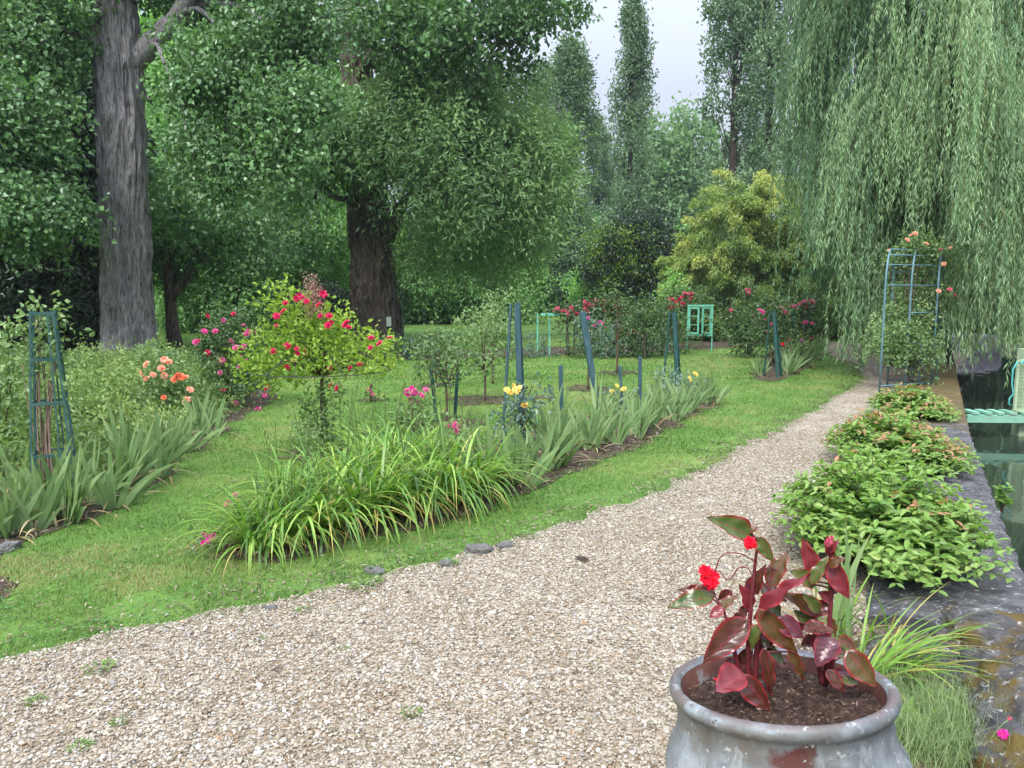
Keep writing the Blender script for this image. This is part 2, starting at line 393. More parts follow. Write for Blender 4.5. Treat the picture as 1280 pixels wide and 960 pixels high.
# water and what lies under and beyond it
WZ = -0.30
def water_mat():
    m, nt = newmat('river_water'); L = nt.links.new
    tc = N(nt, 'ShaderNodeTexCoord'); mp = N(nt, 'ShaderNodeMapping'); mp.inputs['Scale'].default_value = (1, .6, 1); L(tc.outputs['Object'], mp.inputs[0])
    nz = N(nt, 'ShaderNodeTexNoise', Scale=3.0, Detail=3.0, Roughness=.5); L(mp.outputs[0], nz.inputs['Vector'])
    bp = N(nt, 'ShaderNodeBump', Strength=.12, Distance=.03); L(nz.outputs['Fac'], bp.inputs['Height'])
    p = N(nt, 'ShaderNodeBsdfPrincipled', Roughness=.04); p.inputs['Base Color'].default_value = (.018, .026, .018, 1); p.inputs['IOR'].default_value = 1.33; p.inputs['Specular IOR Level'].default_value = .7
    L(bp.outputs[0], p.inputs['Normal']); o = N(nt, 'ShaderNodeOutputMaterial'); L(p.outputs[0], o.inputs[0]); return m
sheet('river_water', [(-2, -12), (60, -12), (60, 31), (5, 31)], WZ, water_mat())
mud = noisemat('river_bank_mud', [(.3, (.03, .028, .018)), (.7, (.085, .07, .045))], scale=3, rough=.9, bump=.8)
mb = MB()
bx = np.linspace(WOUT[-1][0] + .1, 60, 60); rows = []
for z, off in ((-.6, -.6), (-.25, -.25), (-.02, .15), (.01, .9)):
    rows.append(np.stack([bx, 25.2 + off + .35 * np.sin(bx * 1.3) + .2 * np.sin(bx * 3.1), np.full(60, z)], 1))
V = np.concatenate(rows); i = np.arange(3)[:, None] * 60; j = np.arange(59)[None]
mb.add(V, np.stack([i + j, i + j + 1, i + j + 61, i + j + 60], -1).reshape(-1, 4))
o = mb.build('river_bank', mud, smooth=True); o['kind'] = 'structure'

# ---- low waterside wall (top slab, moss at its far end)
def wall_mat():
    m, nt = newmat('waterside_stone'); L = nt.links.new
    tc = N(nt, 'ShaderNodeTexCoord')
    n1 = N(nt, 'ShaderNodeTexNoise', Scale=9.0, Detail=10.0, Roughness=.7); L(tc.outputs['Object'], n1.inputs['Vector'])
    r = rampnode(nt, [(.34, (.030, .030, .033)), (.5, (.075, .073, .075)), (.68, (.15, .145, .145))]); L(n1.outputs['Fac'], r.inputs[0])
    mp = N(nt, 'ShaderNodeMapping'); mp.inputs['Scale'].default_value = (1, 2.8, 1); L(tc.outputs['Object'], mp.inputs[0])
    n2 = N(nt, 'ShaderNodeTexNoise', Scale=30.0, Detail=8.0, Roughness=.6); L(mp.outputs[0], n2.inputs['Vector'])
    m2 = N(nt, 'ShaderNodeMapRange'); m2.inputs['From Min'].default_value = .615; m2.inputs['From Max'].default_value = .66; L(n2.outputs['Fac'], m2.inputs[0])
    x2 = N(nt, 'ShaderNodeMixRGB'); L(m2.outputs[0], x2.inputs[0]); L(r.outputs[0], x2.inputs[1]); x2.inputs[2].default_value = (.55, .54, .52, 1)
    sp = N(nt, 'ShaderNodeSeparateXYZ'); L(tc.outputs['Object'], sp.inputs[0])
    n3 = N(nt, 'ShaderNodeTexNoise', Scale=3.0, Detail=6.0, Roughness=.65); L(tc.outputs['Object'], n3.inputs['Vector'])
    ad = N(nt, 'ShaderNodeMath', operation='MULTIPLY_ADD'); L(n3.outputs['Fac'], ad.inputs[0]); ad.inputs[1].default_value = 5.0; L(sp.outputs['Y'], ad.inputs[2])
    m3 = N(nt, 'ShaderNodeMapRange'); m3.inputs['From Min'].default_value = 10.6; m3.inputs['From Max'].default_value = 11.6; m3.inputs['To Max'].default_value = .85; L(ad.outputs[0], m3.inputs[0])
    r3 = rampnode(nt, [(.35, (.045, .045, .014)), (.5, (.12, .085, .024)), (.66, (.18, .12, .055))]); L(n1.outputs['Fac'], r3.inputs[0])
    x3 = N(nt, 'ShaderNodeMixRGB'); L(m3.outputs[0], x3.inputs[0]); L(x2.outputs[0], x3.inputs[1]); L(r3.outputs[0], x3.inputs[2])
    p = N(nt, 'ShaderNodeBsdfPrincipled', Roughness=.85); p.inputs['Specular IOR Level'].default_value = .25; L(x3.outputs[0], p.inputs['Base Color'])
    bp = N(nt, 'ShaderNodeBump', Strength=1.0, Distance=.035); L(n1.outputs['Fac'], bp.inputs['Height']); L(bp.outputs[0], p.inputs['Normal'])
    o = N(nt, 'ShaderNodeOutputMaterial'); L(p.outputs[0], o.inputs[0]); return m
wallm = wall_mat()
cl_ = []
for a, b in zip(range(len(WOUT) - 1), range(1, len(WOUT))):
    k = max(2, int(np.linalg.norm(WOUT[b] - WOUT[a]) / .09))
    for t in np.arange(k) / k: cl_.append((WOUT[a] * (1 - t) + WOUT[b] * t, WN[a] * (1 - t) + WN[b] * t))
mb = MB(); rows = []
prof = [(-.01, -.9), (-.012, -.02), (0, .055), (.035, .08), (.16, .088), (.3, .09), (.45, .086), (.6, .08), (.71, .06), (.745, .03), (.75, -.3)]
for k, (p, n) in enumerate(cl_):
    n = unit(n); rows.append([np.array((*(p + n * (o_ + .012 * math.sin(k * 1.7 + q * 3))), z + (.012 * (vnoise(k / 60, q / 11, 40, 7, 3) - .5) if z > 0 else 0))) for q, (o_, z) in enumerate(prof)])
V = np.array(rows); K, M = V.shape[:2]; i = np.arange(K - 1)[:, None] * M; j = np.arange(M - 1)[None]
mb.add(V.reshape(-1, 3), [np.stack([i + j, i + M + j, i + M + j + 1, i + j + 1], -1).reshape(-1, 4), np.arange(M)[None], (np.arange(M) + (K - 1) * M)[None, ::-1]])
o = mb.build('waterside_wall', wallm, smooth=False)
tag(o, 'long low grey stone wall along the water with white lichen and orange moss', 'wall')

rock_m = noisemat('mossy_rock', [(.3, (.03, .03, .03)), (.5, (.085, .082, .08)), (.7, (.19, .185, .18))], scale=9, rough=.9, bump=1.0, bscale=30, dist=.035,
    second=[((.125, .085, .018), 5.0, .5, .62), ((.06, .065, .015), 8.0, .56, .66), ((.36, .35, .33), 26.0, .60, .66)])
def rock(name, c, s, seed, label, rz=0., mat=rock_m, cat='rock', amp=.2, box_=.75, group=None):
    r_ = np.random.default_rng(seed); nu, nv = 110, 64
    th = np.arange(nu) / nu * 2 * math.pi; ph = np.linspace(-math.pi / 2, math.pi / 2, nv)
    T, Ph = np.meshgrid(th, ph); d = np.stack([np.cos(T) * np.cos(Ph), np.sin(T) * np.cos(Ph), np.sin(Ph)], -1).reshape(-1, 3)
    q = np.abs(d) ** box_ * np.sign(d); q = q / np.max(np.abs(q), 1, keepdims=True) * .55 + d * .5
    f = np.zeros(len(d))
    for k in range(1, 6):
        for a in range(3):
            w = r_.normal(size=3); f += np.sin(d @ w * (1.5 * k) + r_.random() * 6.3) / (k * 1.3)
    for k in range(7, 26, 3):
        for a in range(4):
            w = r_.normal(size=3); f += .55 * np.abs(np.sin(d @ w * (1.7 * k) + r_.random() * 6.3)) / (k * .22) - .2 / (k * .22)
    V = q * (1 + amp * .35 * f[:, None]) * np.asarray(s) * .5
    c_, s_ = math.cos(rz), math.sin(rz); V = V @ np.array(((c_, s_, 0), (-s_, c_, 0), (0, 0, 1)))
    mb = MB(); i = np.arange(nv - 1)[:, None] * nu; j = np.arange(nu)[None]; j2 = (j + 1) % nu
    mb.add(V + np.asarray(c), np.stack([i + j, i + j2, i + nu + j2, i + nu + j], -1).reshape(-1, 4))
    o = mb.build(name, mat, origin=c, smooth=True); return tag(o, label, cat, group)
e = WEND; du = unit(WOUT[0] - WOUT[1]); dn = WN[0]
def wp(s, n, z): q = e + du * s + dn * n; return (q[0], q[1], z)
rz = math.atan2(du[1], du[0])
rock('mossy_stone', wp(.02, .16, .03), (.34, .5, .22), 3, 'pale lichen crusted stone on the near end of the wall top', rz)
rock('mossy_stone', wp(.62, .06, -.2), (1.1, .62, .62), 8, 'dark mossy boulder below the wall end with the pink flower before it', rz)
rock('mossy_stone', wp(.42, .56, -.16), (.62, .42, .4), 14, 'brown moss covered stone between boulder and straggling daylily', rz + .3)
rock('mossy_stone', wp(1.45, .02, -.3), (.75, .7, .6), 21, 'mossy boulder nearest to the camera at the water edge', rz)
rock('weir_stone', (14.6, 24.3, -.2), (1.7, .8, .95), 5, 'purple grey stone block lying at the far end of the water under the willow', .1, noisemat('weir_grey', [(.3, (.11, .10, .11)), (.7, (.22, .20, .22))], scale=4, bump=.5), 'rock', .1)
# small stones on the path's grass edge
edge_m = noisemat('edge_stone', [(.3, (.085, .083, .078)), (.7, (.22, .21, .195))], scale=20, rough=.9, bump=1.0)
for k, (x, y, s, lb) in enumerate(((600, 690, .17, 'flat grey edging stone beside the daylilies, largest in the grass edge'), (630, 684, .11, 'small grey stone right against the largest edging stone'), (557, 706, .1, 'small pale edging stone where grass meets gravel below the daylilies'),
        (470, 716, .1, 'half sunk grey stone in the grass edge near the left tip of the daylilies'), (340, 762, .07, 'tiny bluish stone on the gravel edge'), (3, 690, .16, 'grey stone at the front corner of the left flower bed'))):
    c = G(x, y, .0); rock('edging_stone', c, (s * .85, s * .55, s * .4), 30 + k, lb, k * .9, edge_m, 'stone', .42, .6)

# ------------------------------------------------------------------ gravel pebbles (stuff) and grass (stuff)
def pebbles():
    n = 470000
    q = np.stack([rng.uniform(-3.4, 4.6, n), 1.6 + 7.2 * rng.random(n) ** 1.25, ], 1)
    q = q[inside(PATH, q)]
    i = rng.integers(0, len(EDGE), 2600); q = np.r_[q, EDGE[i] + rng.normal(size=(2600, 2)) * .13]
    q = q[rng.random(len(q)) < np.clip(1.25 - (q[:, 1] - 5) / 5, .25, 1)]
    n = len(q)
    ico = np.array([(0, 0, 1)] + [(math.cos(k * 1.5708) * .78, math.sin(k * 1.5708) * .78, .55) for k in range(4)] + [(math.cos(k * 1.5708 + .785), math.sin(k * 1.5708 + .785), -.35) for k in range(4)], float)
    fc = np.array([(0, 1 + k, 1 + (k + 1) % 4) for k in range(4)] + [(1 + k, 5 + k, 1 + (k + 1) % 4) for k in range(4)] + [(1 + k, 5 + (k + 3) % 4, 5 + k) for k in range(4)])
    s = (.0051 * np.exp(rng.normal(size=n) * .38))[:, None, None] * np.stack([np.ones(n), rng.uniform(.6, 1, n), rng.uniform(.4, .75, n)], 1)[:, None, :]
    V = ico[None] * s * (1 + rng.normal(size=(n, 9, 1)) * .17)
    a = rng.random(n) * 6.28; ca, sa = np.cos(a)[:, None], np.sin(a)[:, None]; ti = rng.normal(size=n)[:, None] * .3
    x, y, z = V[..., 0], V[..., 1], V[..., 2]
    y, z = y * np.cos(ti) - z * np.sin(ti), y * np.sin(ti) + z * np.cos(ti)
    V = np.stack([x * ca - y * sa + q[:, 0:1], x * sa + y * ca + q[:, 1:2], z + .0055 + .005 * rng.random(n)[:, None]], -1)
    mb = MB(); mb.add(V.reshape(-1, 3), (np.arange(n)[:, None, None] * 9 + fc[None]).reshape(-1, 3), np.repeat(rng.random(n), 9))
    m = ramp_attr('pebble', [(0, (.12, .10, .072)), (.12, (.20, .15, .09)), (.3, (.285, .24, .17)), (.55, (.36, .32, .25)), (.77, (.46, .43, .365)), (.88, (.24, .225, .205)), (1, (.25, .16, .085))], rough=.75)
    o = mb.build('gravel', m); tag(o, kind='stuff')
pebbles()
def lawn_blades():
    mb = MB()
    clear = [PATH] + [BEDS[k] for k in BEDS]
    def sow(n, x0, x1, y0, y1, h, w, pw=1.0):
        y = y0 + (y1 - y0) * rng.random(n) ** pw; q = np.stack([rng.uniform(x0, x1, n) * y, y], 1)
        keep = np.ones(n, bool)
        for k, c in enumerate(clear):
            ins = inside(c, q + rng.normal(size=q.shape) * (.05 if k == 0 else .07)); keep &= ~ins
        keep &= (q[:, 0] < np.interp(q[:, 1], WIN[:, 1], WIN[:, 0]) - .1)
        d = q[:, 1] - np.interp(q[:, 0], EDGE[:, 0], EDGE[:, 1]); bare = vnoise(q[:, 0] / 9, q[:, 1] / 9, 36, 36, 77)
        keep &= ~((d < .15 + .5 * bare) & (rng.random(len(q)) < np.clip(bare * 2.2 - .55, 0, .9)))
        q = q[keep]; n = len(q)
        nv = vnoise(q[:, 0] / 12, q[:, 1] / 12, 14, 14, 5) * .6 + vnoise(q[:, 0] / 12, q[:, 1] / 12, 60, 60, 6) * .4
        v = np.clip(1.5 * nv - .22 + rng.normal(size=n) * .13 + .35 * (np.clip(vnoise(q[:, 0] / 12 + .3, q[:, 1] / 12 + .6, 30, 30, 15) - .72, 0, 1) * 4), 0, 1)
        tall = 1 + .9 * np.clip(nv - .55, 0, 1)
        az = rng.random(n) * 6.28; Ln = h * rng.uniform(.5, 1.3, n) * tall
        B = np.stack([q[:, 0], q[:, 1], np.full(n, -.003)], 1)
        blades(mb, B, az, Ln, w * rng.uniform(.7, 1.3, n), rng.uniform(.1, .9, n), rng.uniform(0, .9, n), v, seg=2, taper='grass')
    sow(260000, -1.05, .75, 3.0, 7.5, .034, .0042, 1.15)
    sow(140000, -.75, .75, 7.5, 14, .04, .008, 1.2)
    sow(70000, -.6, .6, 14, 30, .05, .018, 1.3)
    # longer fringe where grass meets gravel
    i = rng.integers(0, len(EDGE) - 1, 9000); t = rng.random(9000)[:, None]
    q = EDGE[i] * (1 - t) + EDGE[i + 1] * t + rng.normal(size=(9000, 2)) * .06
    blades(mb, np.c_[q, np.full(9000, -.003)], rng.random(9000) * 6.28, rng.uniform(.02, .06, 9000), .005, rng.uniform(.2, 1.1, 9000), .6, np.clip(.4 + rng.normal(size=9000) * .25, 0, 1), seg=2, taper='grass')
    m = leafmat('grass_blade', [(.052, .118, .020), (.098, .195, .034), (.138, .235, .050), (.29, .27, .11)], trans=.3, rough=.55, spec=.25)
    o = mb.build('grass', m); tag(o, kind='stuff')
lawn_blades()

def bed_litter():
    mb = MB()
    for k, pb in BEDS.items():
        x0, y0 = pb.min(0); x1, y1 = pb.max(0); y1 = min(y1, 15)
        if y1 < y0: continue
        n = int((x1 - x0) * (y1 - y0) * 130); q = np.stack([rng.uniform(x0, x1, n), rng.uniform(y0, y1, n)], 1); q = q[inside(pb, q + rng.normal(size=q.shape) * .06)]; n = len(q)
        D = rdirs(n); D[:, 2] *= .35
        leafgeo(mb, np.c_[q, .012 + .02 * rng.random(n)], D, rdirs(n) * .5 + (0, 0, 1), rng.uniform(.02, .075, n), rng.uniform(.008, .025, n), rng.random(n))
    tag(mb.build('leaf_litter', ramp_attr('bed_litter_chip', [(0, (.05, .035, .025)), (.5, (.17, .125, .085)), (1, (.36, .29, .21))], rough=.9)), kind='stuff')
    mb = MB()   # grass creeping over the beds' edges
    for k, pb in BEDS.items():
        n = 5000; i = rng.integers(0, len(pb), n); j = (i + 1) % len(pb); t = rng.random(n)[:, None]
        q = pb[i] * (1 - t) + pb[j] * t + rng.normal(size=(n, 2)) * .07; q = q[q[:, 1] < 22]; n = len(q)
        blades(mb, np.c_[q, np.zeros(n)], rng.random(n) * 6.28, rng.uniform(.02, .07, n), .006, rng.uniform(.1, 1.0, n), .7, np.clip(.4 + rng.normal(size=n) * .25, 0, 1), seg=2, taper='grass')
    tag(mb.build('grass', MATS['grass_blade']), kind='stuff')
bed_litter()

def clover():
    mb = MB(); n = 5200
    cx = rng.uniform(-.7, .5, 130); cy = rng.uniform(3.2, 11, 130); k = rng.integers(0, 130, n)
    q = np.stack([cx[k] * cy[k], cy[k]], 1) + rng.normal(size=(n, 2)) * .16
    ok = ~inside(PATH, q + rng.normal(size=q.shape) * .04)
    for b in BEDS.values(): ok &= ~inside(b, q)
    q = q[ok]; n = len(q); a = rng.random(n) * 6.28
    for j in range(3):
        D = np.stack([np.cos(a + j * 2.1), np.sin(a + j * 2.1), np.full(n, .15)], 1)
        leafgeo(mb, np.c_[q, np.full(n, .026) + .012 * rng.random(n)], D, np.tile((0, 0, 1.), (n, 1)) + rdirs(n) * .25, .014, .013, rng.random(n), 'oval')
    tag(mb.build('clover', leafmat('clover_leaf', [(.05, .13, .03), (.09, .19, .045), (.14, .25, .07)], trans=.25)), kind='stuff')
    mb = MB(); n = 2600; q = np.stack([rng.uniform(-.7, .5, n), rng.uniform(3.0, 9, n)], 1); q[:, 0] *= q[:, 1]
    D = rdirs(n); D[:, 2] *= .2; leafgeo(mb, np.c_[q, np.full(n, .012) + .02 * rng.random(n)], D, rdirs(n) * .4 + (0, 0, 1), rng.uniform(.012, .05, n), rng.uniform(.004, .012, n), rng.random(n))
    n = 2600; i = rng.integers(0, len(EDGE), n); q = EDGE[i] + np.stack([rng.normal(size=n) * .1, .12 + np.abs(rng.normal(size=n)) * .16], 1)
    D = rdirs(n); D[:, 2] *= .25; leafgeo(mb, np.c_[q, np.full(n, .008) + .014 * rng.random(n)], D, rdirs(n) * .4 + (0, 0, 1), rng.uniform(.012, .05, n), rng.uniform(.005, .016, n), rng.random(n))
    tag(mb.build('leaf_litter', MATS['bed_litter_chip']), kind='stuff')
clover()
# ------------------------------------------------------------------ trees
bark_grey = noisemat('bark_grey', [(.34, (.12, .105, .10)), (.46, (.33, .305, .305)), (.6, (.50, .48, .485))], scale=4, stretch=(9, 9, 1.1), rough=.95, spec=.1, bump=1.0, bscale=5, dist=.12, second=[((.10, .105, .06), 1.2, .56, .75)])
bark_brown = noisemat('bark_brown', [(.34, (.055, .040, .031)), (.48, (.17, .13, .107)), (.64, (.33, .275, .24))], scale=3.5, stretch=(8, 8, .9), rough=.95, spec=.1, bump=1.0, bscale=4.5, dist=.14, second=[((.21, .17, .145), 1.1, .54, .72)])
bark_dark = noisemat('bark_dark', [(.3, (.02, .017, .014)), (.7, (.075, .062, .052))], scale=9, stretch=(1.5, 1.5, .4), rough=.95, spec=.1, bump=.8, dist=.04)
bark_twig = noisemat('bark_twig', [(.3, (.05, .035, .022)), (.7, (.14, .10, .065))], scale=30, rough=.9, bump=.4)
M_poplar = leafmat('poplar_leaf', [(.030, .062, .024), (.052, .100, .038), (.082, .145, .058)], trans=.25, rough=.38, spec=.45, gain=2.43)
M_willowleaf = leafmat('broad_willow_leaf', [(.040, .074, .032), (.070, .118, .048), (.115, .170, .075)], trans=.3, rough=.5, gain=2.77)
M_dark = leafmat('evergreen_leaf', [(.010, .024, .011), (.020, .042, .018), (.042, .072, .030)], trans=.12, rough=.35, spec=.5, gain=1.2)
M_mid = leafmat('mid_leaf', [(.026, .056, .020), (.050, .098, .032), (.085, .150, .048)], trans=.28, rough=.5, gain=3.28)
M_bright = leafmat('bright_leaf', [(.045, .095, .025), (.085, .160, .045), (.13, .22, .065)], trans=.35, rough=.5, gain=2.96)
M_lomb = leafmat('lombardy_leaf', [(.030, .056, .030), (.054, .090, .048), (.085, .130, .066)], trans=.25, rough=.4, spec=.4, gain=2.3)
M_pale = leafmat('far_pale_leaf', [(.080, .150, .070), (.125, .215, .095), (.18, .28, .13)], trans=.4, rough=.5, gain=1.35)
M_bamboo = leafmat('bamboo_leaf', [(.045, .078, .024), (.095, .140, .040), (.165, .205, .065), (.26, .265, .09)], trans=.3, rough=.45, gain=2.2)
M_weep = leafmat('weeping_leaf', [(.038, .078, .040), (.086, .145, .076), (.165, .235, .125)], trans=.32, rough=.5, spec=.35, gain=2.2)
M_olive = leafmat('olive_bush_leaf', [(.040, .066, .020), (.072, .105, .034), (.11, .15, .05)], trans=.3)

def big_trunk(mb, pts, rad, sides=170, amp=.07, seed=1, flare=.35, flare_h=1.2, lobes=7):
    """A furrowed trunk along pts."""
    P = np.asarray(pts, float); s = np.linalg.norm(np.diff(P, axis=0), axis=1); cs = np.r_[0, np.cumsum(s)]
    K = int(cs[-1] / .05); t = np.linspace(0, cs[-1], K)
    Q = np.stack([np.interp(t, cs, P[:, k]) for k in range(3)], 1); R = np.interp(t, cs, rad)
    u = np.arange(sides) / sides; U, T = np.meshgrid(u, t)
    r0 = np.mean(rad); tw = .02 * np.sin(T * .9) + .012 * vnoise(T / 30, U, 60, 5, seed + 9)
    nb = max(14, int(2 * math.pi * r0 / .11))
    rid = 1 - np.abs(2 * vnoise(U + tw, T / 40, nb * 2, 70, seed) - 1)
    rid2 = 1 - np.abs(2 * vnoise(U + tw * 1.6, T / 40, nb, 40, seed + 1) - 1)
    lob = np.cos(U * 2 * math.pi * lobes + seed) * .5 + np.cos(U * 2 * math.pi * (lobes - 3) + 2) * .5
    fl = np.exp(-T / flare_h)
    RR = R[:, None] * (1 + flare * fl * (1 + .5 * lob) + .04 * lob) + amp * (rid ** 1.6 - .5) * 1.0 + amp * (rid2 - .5) * 1.0
    A = U * 2 * math.pi
    V = np.stack([Q[:, 0, None] + RR * np.cos(A), Q[:, 1, None] + RR * np.sin(A), np.repeat(Q[:, 2, None], sides, 1)], -1)
    i = np.arange(K - 1)[:, None] * sides; j = np.arange(sides)[None]; j2 = (j + 1) % sides
    mb.add(V.reshape(-1, 3), [np.stack([i + j, i + j2, i + sides + j2, i + sides + j], -1).reshape(-1, 4)])
def limb(mb, p, q, r0, r1, sag=-.15, n=9, sides=9, wob=.06):
    p = np.asarray(p, float); q = np.asarray(q, float); d = np.linalg.norm(q - p)
    m = (p + q) / 2 + np.array((0, 0, -sag * d)) + rng.normal(size=3) * wob * d
    B = bez(p, m, q, n); B[1:-1] += rng.normal(size=(n - 2, 3)) * .012 * d
    tube(mb, B, np.linspace(r0, r1, n), sides)

# --- A: tall grey poplar at the left
Y = 17.5; base = G(162, 452); base = np.array((at(162, 452, Y)[0], Y, -.05))
t = thing('poplar_tree', 'tallest grey barked poplar with furrowed straight trunk behind the left flower bed', 'tree', base)
tp = [base, at(160, 400, Y), at(157, 300, Y), at(152, 200, Y), at(149, 110, Y), at(146, 60, Y), at(142, -40, Y), at(140, -160, Y)]
mb = MB(); big_trunk(mb, tp, [.51, .50, .48, .46, .47, .44, .34, .28], amp=.09, seed=3, flare=.22, flare_h=.8)
limb(mb, at(160, 85, Y), at(215, 30, Y), .26, .2, .05, sides=14); limb(mb, at(213, 32, Y), at(262, -30, Y - .3), .2, .15, -.05, sides=12); limb(mb, at(260, -28, Y - .3), at(330, -150, Y - 1), .15, .07)
limb(mb, at(136, 60, Y), at(78, 38, Y - .8), .11, .07, -.1); limb(mb, at(80, 40, Y - .8), at(15, 130, Y - 1.8), .05, .02, -.3)
limb(mb, at(190, 60, Y), at(240, 190, Y - 1.2), .06, .02, -.5); limb(mb, at(225, 20, Y), at(330, 130, Y - 1.6), .07, .02, -.4); limb(mb, at(240, 5, Y), at(410, 110, Y - 1.8), .07, .02, -.3)
limb(mb, at(142, -40, Y), at(60, -120, Y + 1), .15, .04)
mb.build('trunk', bark_grey, t, base, smooth=True)
mb = MB()
for (x, y, dy, r, cov) in ((10, 150, -2, 1.0, 1.3), (48, 250, -2.2, .75, 1.3), (20, 250, -2, 1.0, 1.2), (-60, 200, -1.6, 1.4, 1.2), (62, 180, -1.8, .5, 1), (40, 70, -1, 1.0, 1.2), (66, 5, -1, .65, 1.2), (-40, 60, -1.5, 1.3, 1.1), (15, 295, -2, .55, .9), (52, 120, -1.5, .55, .9),
        (245, 72, -1.2, .5, 1), (262, 130, -1.5, .6, 1.1), (300, 90, -1.5, .85, 1.1), (350, 130, -1.8, .8, 1.1), (300, 175, -1.8, .75, 1.1), (360, 190, -2, .6, 1), (248, 190, -1.4, .45, .8), (275, 225, -1.6, .55, .9), (340, 250, -1.8, .5, .7), (378, 118, -1.8, .6, 1.0),
        (285, 25, .9, .85, 1), (340, 30, -1.2, 1.0, 1), (195, -50, 1.8, 1.2, 1), (60, -60, -.5, 1.6, 1), (300, -90, -.5, 1.7, .9), (-80, -60, 0, 1.9, .9), (160, -200, 0, 2.4, .7), (385, 15, -1.5, .7, 1), (215, 245, 1.5, 1.0, .9), (330, 300, 2.5, .9, .7)):
    c = at(x, y, Y + dy)
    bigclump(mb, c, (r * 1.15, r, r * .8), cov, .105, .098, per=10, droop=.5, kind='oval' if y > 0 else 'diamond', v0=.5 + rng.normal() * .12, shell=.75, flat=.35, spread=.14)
mb.build('crown', M_poplar, t, base)

# --- D: huge old tree in the middle
Y = 27.0; base = np.array((at(470, 425, Y)[0], Y, -.08))
t = thing('willow_tree', 'huge brown barked old tree on the lawn with a white plaque on its trunk', 'tree', base)
tp = [base, at(469, 385, Y), at(465, 330, Y), at(462, 270, Y), at(459, 215, Y), at(452, 150, Y), at(444, 60, Y), at(438, -60, Y), at(436, -180, Y)]
mb = MB(); big_trunk(mb, tp, [.72, .69, .64, .61, .60, .48, .40, .32, .2], amp=.17, seed=12, flare=.25, flare_h=.8, lobes=6)
limb(mb, at(484, 300, Y - .2), at(515, 240, Y - 1), .28, .12, -.1, sides=12); limb(mb, at(513, 242, Y - 1), at(610, 175, Y - 2), .12, .04, .1)
limb(mb, at(440, 245, Y), at(408, 236, Y - 1.5), .10, .07, .25); limb(mb, at(410, 236, Y - 1.5), at(372, 252, Y - 2), .07, .03, .3)
for q in ((540, 190, -2), (600, 240, -1.5), (560, 110, -1), (640, 160, .5), (660, 250, 1), (380, 180, -2), (400, 120, -2), (520, 60, -1.5), (600, 30, -2), (660, 20, -2), (500, 10, -3), (700, 10, -1)):
    limb(mb, at(452, rng.uniform(60, 200), Y - .3), at(q[0], q[1], Y + q[2] - .5), .17, .05, -.1)
mb.build('trunk', bark_brown, t, base, smooth=True)
mb = MB()
for (x, y, dy, r, cov) in ((520, 165, -3, 1.5, 1.2), (470, 145, -2.6, 1.0, 1.1), (570, 215, -2.5, 1.7, 1.25), (630, 190, -1.5, 1.8, 1.25), (650, 250, -1, 1.5, 1.2), (580, 280, -1.5, 1.4, 1.0), (680, 210, 0, 1.2, 1.2), (600, 150, -1.5, 1.6, 1.2), (560, 120, -1, 1.5, 1.1), (520, 230, -2.6, .9, 1.0), (620, 125, .5, 1.2, 1.2), (672, 172, 1, .9, 1.1),
        (410, 170, -2, 1.3, 1.1), (370, 210, -1.5, 1.2, 1), (410, 215, -1.5, .8, .8), (405, 165, -2.3, .8, 1.1), (505, 105, -2, 1.0, 1.0), (540, 315, .5, 1.3, .8), (620, 310, 1.0, 1.3, 1.0), (455, 195, -1.8, .6, 1.0), (505, 195, -2.4, .8, 1.1), (650, 300, 1, 1.0, 1.0)):
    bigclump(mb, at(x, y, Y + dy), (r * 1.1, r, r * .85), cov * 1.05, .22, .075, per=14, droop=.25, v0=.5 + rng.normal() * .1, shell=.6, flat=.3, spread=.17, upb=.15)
mb.build('crown', M_willowleaf, t, base)
mb = MB()
for (x, y, dy, r, cov) in ((500, 20, -3.5, 1.5, 1.1), (560, 45, -4, 1.2, 1.1), (600, 10, -3.5, 1.5, 1.1), (645, 35, -3.5, .9, 1.0), (685, 8, -3, .8, 1.0), (600, 80, -3.6, .6, .8), (540, 85, -3.4, .6, .6), (648, 78, -2.5, .35, .7), (497, 42, -3, .9, .9), (415, 0, 1.2, 1.3, 1), (712, 0, -3, .45, .9), (600, -70, -2, 2.2, .9), (480, -100, -1, 2.6, .9), (385, 60, .8, 1.1, .9), (670, -80, -2, 1.4, .9)):
    bigclump(mb, at(x, y, Y + dy), (r * 1.15, r, r * .7), cov, .17, .15, per=9, droop=.3, v0=.35 + rng.normal() * .1, shell=.8, flat=.4, spread=.2)  # upper leaves set darker: the backlit look is put into their colour
mb.build('upper_crown', M_poplar, t, base)
pl = MB(); c = at(486, 402, Y - .93); bar(pl, c - (0, 0, .16), c + (0, 0, .16), .16, .012, (1, 0, 0))
wm = noisemat('plaque_white', [(.3, (.62, .66, .64)), (.7, (.75, .78, .76))], scale=4, rough=.5, bump=0)
tag(pl.build('plaque', wm, origin=c), 'small blank white plaque fixed to the trunk of the huge old tree', 'plaque')

